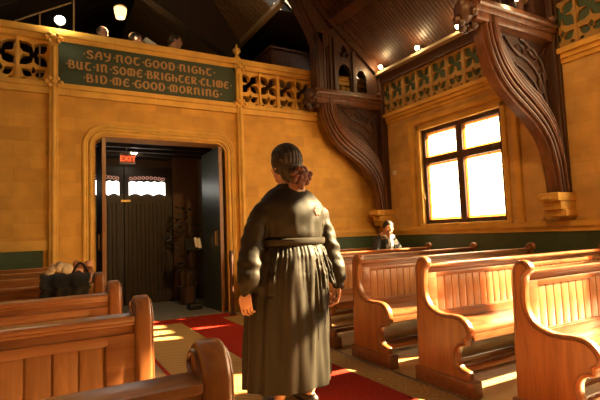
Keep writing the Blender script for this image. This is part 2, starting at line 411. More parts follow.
# text panel
tp = thing('text_panel', (1.335, YB+.0, 3.14), 'green painted panel with three lines of uncial lettering on the gallery front', 'sign')
MB().box(.145, 2.545, YB-.015, YB+.10, 3.135, 3.70).build('board', M_sign, tp)
GL = {
 'S': (.75, [[(.68, .82), (.42, 1), (.14, .80), (.32, .56), (.60, .40), (.64, .14), (.36, 0), (.06, .14)]]),
 'A': (.78, [[(.05, 0), (.16, .6), (.42, .98), (.62, 1)], [(.60, 1), (.66, .5), (.70, 0)], [(.16, .42), (.66, .42)]]),
 'Y': (.75, [[(.08, 1), (.14, .62), (.36, .48), (.62, .62)], [(.66, 1), (.64, .4), (.44, .02), (.12, -.1)]]),
 'N': (.82, [[(.10, 1), (.14, 0)], [(.14, .72), (.38, .98), (.62, .85), (.62, .25), (.78, .02)]]),
 'O': (.78, [[(.4, 1), (.12, .75), (.10, .3), (.4, 0), (.68, .3), (.66, .75), (.4, 1)]]),
 'T': (.75, [[(.04, .9), (.3, .98), (.74, .95)], [(.42, .95), (.16, .65), (.14, .25), (.42, 0), (.70, .16)]]),
 'G': (.78, [[(.70, .88), (.38, 1), (.10, .62), (.14, .18), (.44, 0), (.68, .16), (.68, .50), (.42, .46)]]),
 'D': (.78, [[(.12, 1), (.14, 0)], [(.06, .98), (.48, .96), (.70, .5), (.50, .06), (.12, 0)]]),
 'I': (.38, [[(.18, 1), (.20, 0)]]),
 'H': (.76, [[(.12, 1), (.14, 0)], [(.14, .52), (.44, .62), (.66, .38), (.56, -.04)]]),
 'B': (.74, [[(.12, 1), (.14, 0)], [(.06, 1), (.52, .92), (.50, .60), (.14, .53)], [(.14, .53), (.62, .44), (.60, .08), (.08, 0)]]),
 'U': (.80, [[(.12, 1), (.12, .3), (.36, 0), (.60, .18)], [(.60, 1), (.60, .2), (.76, .0)]]),
 'M': (1.05, [[(.50, .98), (.16, .86), (.10, .35), (.26, 0)], [(.50, 1), (.50, 0)], [(.50, .98), (.86, .86), (.92, .35), (.76, 0)]]),
 'E': (.74, [[(.68, .84), (.40, 1), (.11, .62), (.15, .15), (.44, 0), (.68, .16)], [(.12, .52), (.60, .52)]]),
 'R': (.78, [[(.12, 1), (.14, 0)], [(.06, 1), (.56, .92), (.54, .60), (.16, .50)], [(.30, .50), (.52, .2), (.74, .0)]]),
 'C': (.72, [[(.66, .84), (.40, 1), (.11, .62), (.15, .15), (.44, 0), (.66, .16)]]),
 'L': (.70, [[(.14, 1), (.12, .12), (.38, .06), (.68, .02)]]),
}
def glyph_line(mb, text, x0, x1, zb, h, y):
    tot = 0; adv = []
    for ch in text:
        a = .42 if ch == '.' else GL[ch][0]+.20; adv.append(a); tot += a
    k = (x1-x0)/tot; x = x0
    for ch, a in zip(text, adv):
        if ch == '.': mb.ball((x+a*k*.5, y, zb+h*.5), (.011, .006, .013), 8, 6)
        else:
            for st in GL[ch][1]:
                P = [(x+p[0]*k, zb+p[1]*h) for p in smooth_line(st, 5)]
                A = []; B = []
                for i, p in enumerate(P):
                    q0 = P[max(0, i-1)]; q1 = P[min(len(P)-1, i+1)]
                    d = Vector((q1[0]-q0[0], q1[1]-q0[1])); d = d.normalized() if d.length else Vector((1, 0)); nn = Vector((-d.y, d.x))
                    wt = .0055+.0075*abs(d.y)
                    A.append((p[0]+nn.x*wt, p[1]+nn.y*wt)); B.append((p[0]-nn.x*wt, p[1]-nn.y*wt))
                mb.band(A, B, y-.004, y+.004)
        x += a*k
for nm, tx, a, b_, zb in (('lettering', '.SAY.NOT.GOOD.NIGHT.', .42, 2.24, 3.525), ('lettering', '.BUT.IN.SOME.BRIGHTER.CLIME.', .215, 2.50, 3.36), ('lettering', '.BID.ME.GOOD.MORNING.', .42, 2.34, 3.205)):
    mb = MB(); glyph_line(mb, tx, a, b_, zb+.004, .103, YB-.019); mb.build(nm, M_letter, tp)

# right wall, pierced by one seen window and unseen openings for the sun
wins = [(3.81, 5.29, 1.19, 2.69), (1.17, 2.40, 1.00, 3.64), (-.9, 1.13, 1.00, 3.64), (-1.2, 2.0, 3.70, 3.89)]  # all after the first are unseen, sized and placed to shape the sun
def wall_boxes(mb, x0, x1, ya, yb, za, zb, wins):
    ys = sorted({ya, yb} | {v for q in wins for v in q[:2]})
    for a, b_ in zip(ys, ys[1:]):
        z = za
        for q in sorted([q for q in wins if q[0] <= a and q[1] >= b_], key=lambda q: q[2]):
            if q[2] > z: mb.box(x0, x1, a, b_, z, q[2])
            z = q[3]
        if z < zb: mb.box(x0, x1, a, b_, z, zb)
mb = MB(); wall_boxes(mb, XR, XR+.34, YF, YB+.34, 0, 3.9, wins)
struct(mb.build('wall_right', M_right))
struct(MB().box(XL-.3, XL, YF, YB, 0, 3.9).build('wall_left', M_right))
struct(MB().box(XL-.3, XR+.3, YF-.3, YF, 0, 7).build('wall_front', M_back))
mb = MB(); mb.box(XR-.08, XR+.02, 2.42, YB, 1.09, 1.15); mb.box(XR-.045, XR+.02, 2.42, YB, 1.03, 1.09); struct(mb.build('trim_11', M_trimy))
struct(MB().box(XR-.02, XR+.02, YF, YB, 0, 1.03).build('trim_12', M_greenside))
# window surround: stone strips and lintel
mb = MB(); mb.bbox(XR-.05, XR+.02, 5.42, 5.52, 1.15, 2.84, .012); mb.bbox(XR-.05, XR+.02, 3.56, 3.64, 1.15, 2.84, .012)
mb.bbox(XR-.055, XR+.02, 3.5, 5.56, 2.80, 2.88, .012); mb.bbox(XR-.03, XR+.02, 5.29, 5.36, 1.15, 2.76, .01); mb.bbox(XR-.03, XR+.02, 3.74, 3.81, 1.15, 2.76, .01); mb.bbox(XR-.03, XR+.02, 3.74, 5.36, 2.69, 2.76, .01)
mb.bbox(XR-.06, XR+.3, 3.74, 5.36, 1.14, 1.19, .01)
struct(mb.build('trim_13', M_trimy, smooth=True))
# frieze of the right wall
mb = MB(); mb.box(XR-.10, XR+.02, 2.42, YB, 3.075, 3.13); mb.box(XR-.06, XR+.02, 2.42, YB, 3.02, 3.075); mb.box(XR-.03, XR+.02, 2.42, YB, 2.97, 3.02); struct(mb.build('trim_14', M_trimy))
struct(MB().box(XR-.012, XR+.02, 2.42, YB, 3.13, 3.70).build('trim_15', M_greenpaint))
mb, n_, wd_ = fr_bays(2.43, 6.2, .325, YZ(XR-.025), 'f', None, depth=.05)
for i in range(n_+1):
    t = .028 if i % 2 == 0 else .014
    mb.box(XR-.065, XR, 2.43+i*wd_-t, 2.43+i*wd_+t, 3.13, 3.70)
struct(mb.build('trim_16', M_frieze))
struct(MB().box(XR-.10, XR+.3, 2.42, YB, 3.68, 3.83).build('trim_17', M_timber_x))
struct(MB().bbox(XR-.20, XR+.3, 2.42, YB, 3.83, 3.88, .01).build('trim_18', M_cream))

# windows
def window(i, y0, y1, z0, z1, pane=None):
    pane = pane or M_pane
    fr = MB(); X = XR+.08; t = .065; zt = z0+(z1-z0)*.665; ym = (y0+y1)/2
    for a, b_, c, d in ((y0, y0+t, z0, z1), (y1-t, y1, z0, z1), (y0+t, y1-t, z0, z0+t), (y0+t, y1-t, z1-t, z1)): fr.bbox(X-.05, X+.05, a, b_, c, d, .01)
    fr.bbox(X-.055, X+.055, ym-.058, ym+.058, z0+t, z1-t, .012); fr.bbox(X-.06, X+.06, y0+t, y1-t, zt-.055, zt+.055, .012)
    o = struct(fr.build('window_%d' % i, M_timber, smooth=True))
    for a, b_ in ((y0+t, ym-.058), (ym+.058, y1-t)):
        for c, d in ((z0+t, zt-.055), (zt+.055, z1-t)):
            p = MB(); bw = .028
            p.box(X-.004, X+.004, a+bw, b_-bw, c+bw, d-bw); p.build('glass_pane', pane, o)
            q = MB(); q.box(X-.003, X+.003, a, b_, c, c+bw); q.box(X-.003, X+.003, a, b_, d-bw, d); q.box(X-.003, X+.003, a, a+bw, c+bw, d-bw); q.box(X-.003, X+.003, b_-bw, b_, c+bw, d-bw)
            q.build('glass_border', M_border, o)
            l = MB(); nn = 3
            for k in range(1, nn): yy = a+(b_-a)*k/nn; l.box(X-.006, X-.003, yy-.0045, yy+.0045, c, d)
            for k in range(1, 4 if d-c > .6 else 2): zz = c+(d-c)*k/(4 if d-c > .6 else 2); l.box(X-.006, X-.003, a, b_, zz-.0045, zz+.0045)
            if d-c > .6: l.tube([(X-.005, a+(b_-a)*tt, c+(d-c)*(.60+.28*math.sin(PI*tt))) for tt in [k/10 for k in range(11)]], .007, 5)
            l.build('leading', M_black, o)
    h = MB(); h.tube([(X-.07, y1-.03, z0+.40), (X-.09, y1-.03, z0+.42), (X-.09, y1-.03, z0+.50)], .009, 6); h.build('window_catch', M_brass, o)
for i, q in enumerate(wins[:3]): window(i+1, *q)  # second and third are out of view, shaped for the sun patches
mb = MB(); q = wins[3]; mb.box(XR+.16, XR+.17, *q); struct(mb.build('window_4', M_ruby))  # unseen high slot, added to throw a reddish sun patch on the left pews

# roof: bead-board slopes with real grooves
SL = .80
def roof(name, sx):
    # V-grooved boards running down the slope
    mb = MB(); p = .062; k = int((YB+.35-YF)/p); x_e, x_r = XR+.05, 1.67
    prof = []
    for i in range(k):
        y = YF+i*p; prof += [(y, 0), (y+p*.80, 0), (y+p*.86, .012), (y+p*.94, .012)]
    prof.append((YF+k*p, 0)); nrm = Vector((-SL, 0, -1)).normalized()
    for y, d in prof:
        for x in (x_e, x_r):
            z = 3.90+SL*(x_e-x)+d; xx = x if sx > 0 else 3.34-x
            mb.v.append((xx, y, z))
    for i in range(len(prof)-1): a = 2*i; mb.f.append((a, a+1, a+3, a+2))
    me = bpy.data.meshes.new(name); me.from_pydata(mb.v, [], mb.f); me.materials.append(M_ceil)
    o = bpy.data.objects.new(name, me); C.objects.link(o); return struct(o)
roof('ceiling', 1); roof('ceiling_left', -1)
# purlins along the nave
for i, x in enumerate((4.25, 3.0)):
    z = 3.90+SL*(XR+.05-x)
    M = Matrix.Translation((x, 0, z-.075)) @ Matrix.Rotation(math.atan(SL), 4, 'Y')
    mb = MB(); mb.box(-.085, .085, YF, 6.28, -.075, .075, M); mb.box(-.11, .11, YF, 6.28, .035, .075, M)
    struct(mb.build('trim_%d' % (19+i), M_timber_x))

# ------------------------------------------------------------------ roof trusses
OUT = [(5.02, 1.47), (5.00, 1.64), (4.96, 1.83), (4.86, 2.06), (4.65, 2.26), (4.39, 2.42), (4.18, 2.58), (4.03, 2.79), (3.94, 3.04), (3.91, 3.30)]
INN = [(5.22, 1.47), (5.22, 1.62), (5.21, 1.85), (5.16, 2.10), (5.06, 2.34), (4.86, 2.55), (4.60, 2.70), (4.36, 2.88), (4.22, 3.10), (4.18, 3.30)]
def truss(yc, label, lab_c):
    t = thing('timber_truss', (5.1, yc, 1.47), label, 'roof truss')
    A = smooth_line(OUT, 5); B = smooth_line(INN, 5)
    def lerp(f): return [tuple(Vector(a).lerp(Vector(b), f)) for a, b in zip(A, B)]
    m = MB(); h = .10
    # stepped mouldings run along the brace
    for f0, f1, hh in ((0, .10, .5), (.10, .22, .85), (.22, .27, .6), (.27, .38, .95), (.38, .43, .7), (.43, .60, 1.15), (.60, .65, .7), (.65, .76, .95), (.76, .81, .6), (.81, .92, .8), (.92, 1.0, .5)):
        m.band(lerp(f0), lerp(f1), yc-h*hh, yc+h*hh)
    for f in (.16, .325, .515, .705, .865):
        m.tube([(p[0], yc-h*{.16: .85, .325: .95, .515: 1.15, .705: .95, .865: .8}[f], p[1]) for p in lerp(f)], .012, 6)
    m.build('curved_brace', M_brace, t, smooth=True)
    m = MB(); m.bbox(5.10, XR, yc-.09, yc+.09, 1.47, 3.9, .012); m.tube([(5.11, yc-.09, 1.5), (5.11, yc-.09, 3.85)], .015, 6); m.tube([(5.19, yc-.095, 1.5), (5.19, yc-.095, 3.85)], .012, 6)
    m.build('wall_post', M_timber, t, smooth=True)
    m = MB(); m.bbox(3.78, 5.15, yc-.12, yc+.12, 3.30, 3.46, .03); m.bbox(3.80, 5.15, yc-.10, yc+.10, 3.22, 3.31, .02); m.tube([(3.8, yc-.125, 3.38), (5.12, yc-.125, 3.38)], .03, 8)
    m.ball((5.05, yc-.12, 3.46), .045, 8, 6)
    hb = m.build('hammer_beam', M_brace, t, smooth=True)
    m = MB()   # carved leafy beam end with a pendant
    rr = random.Random(3)
    for k in range(26):
        a = rr.uniform(0, 2*PI); r = rr.uniform(.02, .12); m.ball((3.76+r*math.cos(a)*1.1, yc+rr.uniform(-.12, .10), 3.30+r*math.sin(a)*1.3), rr.uniform(.025, .05), 7, 5)
    m.ball((3.74, yc, 3.33), (.11, .11, .13), 10, 7)
    m.build('carved_beam_end', M_timber, t, smooth=True)
    m = MB(); m.bbox(3.82, 4.00, yc-.11, yc+.11, 3.44, 4.4, .02); m.bbox(4.02, 4.22, yc-.09, yc+.09, 3.44, 4.5, .02); m.bbox(3.99, 4.03, yc-.06, yc+.06, 3.44, 4.5, .005)
    for x in (3.86, 3.96, 4.08, 4.16): m.tube([(x, yc-.105, 3.46), (x, yc-.105, 4.35)], .018, 6)
    m.build('hammer_post', M_timber, t, smooth=True)
    m = MB(); lo = smooth_line([(3.83, 4.05), (3.79, 4.22), (3.64, 4.52), (3.42, 4.88), (3.05, 5.28), (2.5, 5.62), (1.67, 5.80)], 5); hi = smooth_line([(4.22, 4.30), (4.10, 4.50), (3.86, 4.78), (3.58, 5.08), (3.15, 5.46), (2.55, 5.82), (1.67, 6.0)], 5)
    def lp(f): return [tuple(Vector(a).lerp(Vector(b), f)) for a, b in zip(lo, hi)]
    for f0, f1, hh in ((0, .3, .07), (.3, .7, .11), (.7, 1, .08)): m.band(lp(f0), lp(f1), yc-hh, yc+hh)
    m.build('arch_brace', M_timber, t, smooth=True)
    m = MB()
    x0, x1 = 5.2, 1.67; zf = lambda x, d: 3.90+SL*(XR+.05-x)-d
    m.band([(x0, zf(x0, .02)), (x1, zf(x1, .02))], [(x0, zf(x0, .24)), (x1, zf(x1, .24))], yc-.09, yc+.09)
    m.band([(x0, zf(x0, .01)), (x1, zf(x1, .01))], [(x0, zf(x0, .09)), (x1, zf(x1, .09))], yc-.14, yc+.14)
    m.build('principal_rafter', M_timber_x, t)
    # pierced panel above the hammer beam
    m = MB(); rl = lambda x: 3.90+SL*(XR+.05-x)-.24
    def lancet(x0, x1, z0, z1):
        cx = (x0+x1)/2; w_ = (x1-x0)/2; zs = z1-w_*1.5
        return [(x0, z0), (x1, z0), (x1, zs-.04), (x1-.02, zs), (x1, zs+.04)] + [(cx+w_*math.cos(a)*(.95), zs+.04+w_*1.4*math.sin(a)) for a in [PI*k/8 for k in range(1, 8)]] + [(x0, zs+.04), (x0+.02, zs), (x0, zs-.04)]
    m.plate([(4.22, 3.46), (5.12, 3.46), (5.12, rl(5.12)), (4.22, rl(4.22))], [lancet(4.29, 4.55, 3.50, 3.93), lancet(4.66, 4.88, 3.50, 3.86), petal(4.42, 4.10, PI/2, .19, .12), petal(4.42, 4.06, PI*.25, .14, .08), petal(4.42, 4.06, PI*.75, .14, .08)], .06, XZ(yc))
    m.bbox(4.57, 4.65, yc-.06, yc+.06, 3.46, rl(4.61), .01)
    m.build('pierced_panel', M_timber, t)
    # spandrel scrollwork between brace and wall post, on a dark backing board
    m = MB(); m.plate([(p[0], p[1]) for p in B if p[1] > 2.2]+[(4.18, 3.24), (5.14, 3.24), (5.14, 2.2)], [], .03, XZ(yc+.03)); m.build('spandrel_board', M_timber, t)
    m = MB()
    for pts, r in (([(4.36, 3.18), (4.52, 3.04), (4.74, 2.96), (4.92, 2.80), (5.04, 2.50)], .020), ([(4.62, 3.20), (4.80, 3.12), (4.98, 2.98), (5.06, 2.78)], .016), ([(4.50, 2.90), (4.66, 2.84), (4.84, 2.70), (4.98, 2.52)], .014), ([(4.74, 3.20), (4.78, 3.06), (4.92, 3.02), (5.08, 3.16)], .016)):
        m.tube([(x, yc, z) for x, z in smooth_line(pts, 5)], r, 8)
    for cx, cz, a_, b2 in ((4.80, 3.04, .10, .08), (4.97, 2.74, .05, .12), (4.60, 3.06, .07, .06)):
        m.tube([(cx+a_*math.cos(a), yc, cz+b2*math.sin(a)) for a in [2*PI*k/16 for k in range(17)]], .015, 8)
    m.build('scrollwork', M_timber, t, smooth=True)
    # stone corbel built into the wall
    m = MB(); yb = yc
    m.bbox(4.90, XR+.02, yb-.13, yb+.13, 1.37, 1.47, .03); m.bbox(4.97, XR+.02, yb-.11, yb+.11, 1.27, 1.38, .03); m.bbox(5.02, XR+.02, yb-.13, yb+.13, 1.20, 1.275, .02)
    m.ball((4.95, yb, 1.40), (.09, .10, .04), 10, 6)
    tag(m.build('corbel', M_trimy, smooth=True), lab_c, 'corbel')
truss(6.15, 'carved dark timber roof truss with a curved brace in the far corner', 'stone corbel carrying the far corner truss, above the seated reader')
truss(3.05, 'carved timber roof truss with a thick curved brace right of the bright window', 'stone corbel on the right wall under the near curved brace')

# ------------------------------------------------------------------ gallery beyond the parapet
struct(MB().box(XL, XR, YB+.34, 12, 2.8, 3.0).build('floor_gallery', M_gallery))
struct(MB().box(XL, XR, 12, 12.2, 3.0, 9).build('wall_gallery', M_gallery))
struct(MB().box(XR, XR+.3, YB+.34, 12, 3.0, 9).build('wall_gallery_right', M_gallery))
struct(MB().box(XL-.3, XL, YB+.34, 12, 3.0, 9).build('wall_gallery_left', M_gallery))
def slope(name, m, x0, x1, z0, z1, y0, y1, ns):
    mb = MB(); p = (y1-y0)/ns
    for i in range(ns):
        y = y0+i*p
        mb.band([(x0, z0), (x1, z1)], [(x0, z0+.05), (x1, z1+.05)], y, y+p*.86)
        mb.band([(x0, z0+.02), (x1, z1+.02)], [(x0, z0+.05), (x1, z1+.05)], y+p*.86, y+p)
    return struct(mb.build(name, m))
slope('ceiling_gallery', M_gplank, 3.46, 1.67, 5.05, 6.25, 6.86, 12, 44)
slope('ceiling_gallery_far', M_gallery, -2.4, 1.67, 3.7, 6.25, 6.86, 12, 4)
struct(MB().bbox(3.40, 3.50, 6.45, 12, 4.96, 5.05, .01).build('trim_21', M_cream))
struct(MB().box(3.46, XR+.3, 6.80, 12, 5.05, 5.15).build('ceiling_gallery_side', M_gallery))
struct(MB().plate([(-2.4, 3.86), (1.67, 6.78), (5.55, 3.70), (5.55, 9.6), (-2.4, 9.6)], [], .08, XZ(6.80)).build('wall_sky_block', M_gallery))  # unseen plate, added to stop sky light leaking in above the nave roof
mb = MB(); mb.band([(3.05, 4.20), (1.30, 5.16), (.4, 5.64)], [(3.05, 4.62), (2.66, 5.15), (2.2, 5.95)], 7.4, 7.6); struct(mb.build('trim_22', M_gallery))
mb = MB(); mb.bbox(2.0, 2.10, 8.2, 10.8, 4.62, 4.72, .01); struct(mb.build('trim_25', M_cream))
gw = MB(); gw.bbox(-.50, .40, 8.02, 8.06, 4.55, 4.58, .004, ) if 0 else None
def bar(mb, a, b_, r): mb.tube([a, b_], r, 4)
gw = MB(); bar(gw, (-.42, 8.0, 4.55), (.36, 8.0, 5.02), .014); bar(gw, (.40, 8.0, 3.0), (.40, 8.0, 5.6), .018); bar(gw, (-.08, 8.0, 3.0), (-.08, 8.0, 4.75), .016); bar(gw, (-.42, 8.0, 3.0), (-.42, 8.0, 4.55), .014)
tag(gw.build('metal_frame', M_cream), 'thin pale framework in the dark gallery behind the glaring floodlight', 'frame')
# organ case
oc = thing('organ_case', (3.9, 7.4, 3.0), 'plain reddish wooden case standing in the gallery behind the parapet', 'organ case')
mb = MB(); mb.bbox(3.58, 4.75, 7.2, 7.9, 3.0, 4.50, .02); mb.build('case', M_brace, oc)
mb = MB(); mb.bbox(3.54, 4.79, 7.16, 7.94, 4.50, 4.54, .01); mb.build('top_moulding', M_brace, oc)
mb = MB(); mb.lathe([(.02, 0), (.03, .02), (.012, .04), (.022, .08), (.004, .12)], (3.66, 7.26, 4.54), 8); mb.build('finial', M_brace, oc)
# lamps
fl = thing('floodlight', (.16, YB+.05, 3.85), 'glaring white floodlight on the gallery parapet above the text panel', 'lamp')
mb = MB(); mb.box(.10, .22, YB+.02, YB+.10, 3.85, 3.87); mb.tube([(.16, YB+.06, 3.86), (.16, YB+.06, 3.93)], .012, 8); mb.build('bracket', M_black, fl)
mb = MB(); mb.tube([(.16, YB+.10, 4.00), (.16, YB+.0, 3.985)], [.05, .068], 14); mb.build('housing', M_black, fl)
mb = MB(); mb.ball((.16, YB-.01, 3.985), (.062, .02, .055), 12, 8); mb.build('lens', M_bulbhot, fl)
lamp('floodlight_beam', (.16, YB-.12, 3.96), 14, (1, .80, .42), .05)
cl = thing('hanging_lamp', (1.06, 7.6, 4.75), 'small glowing glass lamp hanging in the dark gallery', 'lamp')
mb = MB(); mb.tube([(1.06, 7.6, 4.92), (1.06, 7.6, 7.2)], .008, 6); mb.build('chain', M_black, cl)
mb = MB(); mb.lathe([(.03, -.085), (.07, -.07), (.09, 0), (.10, .08), (.085, .10), (.04, .11)], (1.06, 7.6, 4.80), 12); mb.build('lamp_shade', M_shade, cl, smooth=True)
mb = MB(); mb.lathe([(.10, .0), (.108, .015), (.10, .03)], (1.06, 7.6, 4.89), 12); mb.build('rim', M_brass, cl)
for k in range(10):
    pass
lamp('hanging_lamp_glow', (1.06, 7.6, 4.58), 9, WARM, .08)
for i, (y, lab) in enumerate(((5.93, 'small bright spotlight on the right cornice, farthest of the three, nearest the corner'), (5.04, 'small bright spotlight on the right cornice, middle one of three'), (4.24, 'small bright spotlight on the right cornice, beside the near truss'))):
    t = thing('spotlight', (5.06, y, 3.88), lab, 'lamp', 'spotlights on the right cornice')
    mb = MB(); mb.bbox(5.04, 5.12, y-.03, y+.03, 3.88, 3.895, .004); mb.tube([(5.08, y, 3.89), (5.07, y, 3.93)], .008, 6); mb.build('base', M_black, t)
    mb = MB(); mb.tube([(5.11, y, 3.935), (5.06, y, 3.94)], [.02, .032], 10); mb.build('housing', M_black, t)
    mb = MB(); mb.ball((5.045, y, 3.93), .036, 10, 8); mb.build('bulb', M_bulb, t)
    lamp('spotlight_glow', (4.985, y, 3.945), 7, (1, .66, .30), .03)
t = thing('spotlight', (4.42, 2.97, 3.46), 'small bright spotlight standing on the near hammer beam', 'lamp')
mb = MB(); mb.tube([(4.42, 2.94, 3.46), (4.42, 2.94, 3.53)], .012, 6); mb.build('base', M_black, t)
mb = MB(); mb.tube([(4.42, 2.98, 3.56), (4.42, 2.93, 3.56)], [.022, .034], 10); mb.build('housing', M_black, t)
mb = MB(); mb.ball((4.42, 2.92, 3.56), .032, 10, 8); mb.build('bulb', M_bulb, t)
lamp('spotlight_glow', (4.40, 2.84, 3.57), 4, (1, .66, .30), .03)
tag(MB().bbox(5.225, 5.26, 5.90, 5.97, 2.06, 2.13, .004).build('wall_switch', M_white), 'small white box on the wall beside the far curved brace', 'wall box')

# ------------------------------------------------------------------ doorway and vestibule
def leaf(name, x0, x1, y0, y1, label, side):
    t = thing(name, ((x0+x1)/2, y0, 0), label, 'door')
    MB().bbox(x0, x1, y0+.012, y1, .02, 2.46, .004).build('leaf_panel', M_greendoor, t)
    MB().bbox(x0-.002, x1+.002, y0, y0+.012, .02, 2.46, .003).build('leaf_edge', M_dooredge, t)
    mb = MB()
    for z in (.35, 1.3, 2.25): mb.tube([(x1 if side > 0 else x0, y1-.01, z-.05), (x1 if side > 0 else x0, y1-.01, z+.05)], .012, 8)
    mb.build('hinge', M_brass, t)
    mb = MB(); mb.bbox(x0-.004, x0, y0+.10, y0+.16, .98, 1.22, .002); mb.tube([(x0-.03, y0+.13, 1.0), (x0-.03, y0+.13, 1.2)], .009, 6); mb.build('handle', M_brass, t)
leaf('green_door', 2.25, 2.30, YB-.02, 7.25, 'open dark green door leaf on the right side of the doorway', 1)
leaf('green_door', .645, .69, YB-.075, 7.10, 'open door leaf seen edge-on at the left side of the doorway', -1)
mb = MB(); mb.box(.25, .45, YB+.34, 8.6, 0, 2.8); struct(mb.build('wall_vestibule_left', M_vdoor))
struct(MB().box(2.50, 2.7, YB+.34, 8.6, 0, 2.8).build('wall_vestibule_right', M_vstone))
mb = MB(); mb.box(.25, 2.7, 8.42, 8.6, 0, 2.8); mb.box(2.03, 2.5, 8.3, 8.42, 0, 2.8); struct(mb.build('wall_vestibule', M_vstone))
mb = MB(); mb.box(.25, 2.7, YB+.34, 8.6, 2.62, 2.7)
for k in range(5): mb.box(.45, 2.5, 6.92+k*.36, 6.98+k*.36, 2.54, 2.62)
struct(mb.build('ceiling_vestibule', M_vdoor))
for i, (a, b_, wx0, wx1) in enumerate(((.45, 1.19, .60, 1.115), (1.20, 2.02, 1.275, 1.895))):
    mb = MB(); mb.bbox(a, b_, 8.33, 8.40, 0, 2.40, .006)
    k = 0; x = a+.06
    while x < b_-.08:
        mb.bbox(x, x+.062, 8.315, 8.34, .12, 1.76, .006); x += .07
    mb.box(a, b_, 8.32, 8.34, 1.80, 1.86); mb.box(a, b_, 8.32, 8.34, 2.26, 2.33)
    d = struct(mb.build('door_%d' % (i+1), M_vdoor))
    mb = MB()
    # lobed pane: clear glass with a scrolled outline
    outl = []
    nlob = 5; W = wx1-wx0
    def rr(x, z): outl.append((x, z))
    zb, zt = 1.89, 2.13
    bot = [(wx0+W*t, zb+.035*abs(math.sin(3*PI*t))) for t in [q/24 for q in range(25)]]
    top = [(wx1-W*t, zt-.01+.022*abs(math.sin(5*PI*t))) for t in [q/30 for q in range(31)]]
    mb.plate(bot+top, [], .012, XZ(8.312)); mb.build('glass_pane', M_litglass, d)
    mb = MB()
    for q in range(9):
        t = (q+.5)/9; cx = wx0+W*t; cz = 2.185+.022*math.sin(PI*t)
        mb.tube([(cx+.024*math.cos(s_), 8.308, cz+.024*math.sin(s_)) for s_ in [2*PI*e/10 for e in range(11)]], .008, 5)
    mb.build('leaded_scrolls', M_rose, d)
MB_ = MB().bbox(1.14, 1.30, 8.30, 8.315, 1.775, 1.815, .003); tag(MB_.build('door_plate', M_brass), 'small narrow plate across the vestibule doors under the bright panes', 'plate')
es = thing('exit_sign', (1.11, 7.4, 2.32), 'small lit red EXIT sign hanging over the vestibule doors', 'exit sign')
mb = MB(); mb.box(1.02, 1.225, 7.392, 7.399, 2.325, 2.435); mb.build('lit_face', M_exitface, es)
mb = MB(); mb.bbox(1.01, 1.235, 7.40, 7.44, 2.305, 2.455, .006); mb.bbox(1.01, 1.235, 7.385, 7.41, 2.435, 2.455, .003); mb.bbox(1.01, 1.235, 7.385, 7.41, 2.305, 2.325, .003); mb.tube([(1.11, 7.42, 2.45), (1.11, 7.42, 2.62)], .008, 6); mb.build('housing', M_exit, es)
fc = bpy.data.curves.new('t', 'FONT'); fc.body = 'EXIT'; fc.size = .115; fc.align_x = 'CENTER'; fc.extrude = .002; fc.offset = .0005
fo = bpy.data.objects.new('t', fc); C.objects.link(fo)
me = bpy.data.meshes.new_from_object(fo.evaluated_get(bpy.context.evaluated_depsgraph_get()))
mb = MB(); Mx = Matrix.Translation((1.122, 7.388, 2.342)) @ Matrix.Rotation(PI/2, 4, 'X'); mb.add([Mx @ v.co for v in me.vertices], [tuple(p.vertices) for p in me.polygons]); bpy.data.objects.remove(fo)
mb.build('lettering', M_exitred, es)
dl = thing('ceiling_light', (1.30, 7.9, 2.58), 'round white light under the vestibule ceiling, above the EXIT sign', 'lamp')
MB().lathe([(.09, .0), (.085, .04), (.03, .08)], (1.30, 7.9, 2.58), 14).build('fitting', M_black, dl)
MB().ball((1.30, 7.9, 2.58), (.055, .055, .035), 12, 8).build('bulb', M_bulb, dl, smooth=True)
# potted plant
pp = thing('potted_plant', (2.12, 7.75, 0), 'dark leafy potted plant in the vestibule left of the green door', 'plant')
MB().lathe([(.12, 0), (.16, .28), (.17, .30), (.15, .31), (.14, .27)], (2.12, 7.75, 0), 14).build('pot', M_pot, pp, smooth=True)
mb = MB(); rg = random.Random(5)
for k in range(130):
    a = rg.uniform(0, 2*PI); r = rg.uniform(.02, .26); z = rg.uniform(.55, 1.65); L = rg.uniform(.10, .2); p = Vector((2.09+r*math.cos(a)*.9, 7.75+r*math.sin(a)*.8, z)); d = Vector((math.cos(a), math.sin(a), rg.uniform(-.6, .4))).normalized(); s_ = d.cross(Vector((0, 0, 1))).normalized()*.028
    mb.add([p, p+d*L*.5+s_+Vector((0, 0, .01)), p+d*L, p+d*L*.5-s_+Vector((0, 0, .01)), p+d*L*.5-Vector((0, 0, .006))], [(0, 1, 2), (0, 2, 3), (0, 4, 1), (4, 2, 1), (0, 3, 4), (4, 3, 2)])
mb.build('foliage', M_leaf, pp)
mb = MB()
for k in range(6): a = k*PI/3; mb.tube([(2.12, 7.75, .25), (2.12+.05*math.cos(a), 7.75+.05*math.sin(a), .8), (2.12+.15*math.cos(a), 7.75+.12*math.sin(a), 1.5)], [.012, .009, .004], 6)
mb.build('stem', M_pot, pp)
ms = thing('music_stand', (2.05, 7.1, 0), 'black stand with a tilted desk in the vestibule beside the green door', 'stand')
mb = MB(); mb.tube([(2.05, 7.1, .05), (2.05, 7.1, .95)], .013, 8); mb.build('pole', M_black, ms)
mb = MB()
mb.bbox(1.94, 2.14, 7.0, 7.2, 0, .09, .02); mb.build('base', M_black, ms)
Mx = Matrix.Translation((2.05, 7.1, 1.0)) @ Matrix.Rotation(math.radians(60), 4, 'X')
mb = MB(); mb.box(-.13, .13, -.11, .11, -.008, .008, Mx); mb.box(-.13, .13, -.11, -.10, -.0, .03, Mx); mb.build('desk', M_black, ms)
mb = MB(); P = []
for k in range(9):
    t = k/8; P.append((.01+.10*t, .02*math.sin(PI*t*2)))
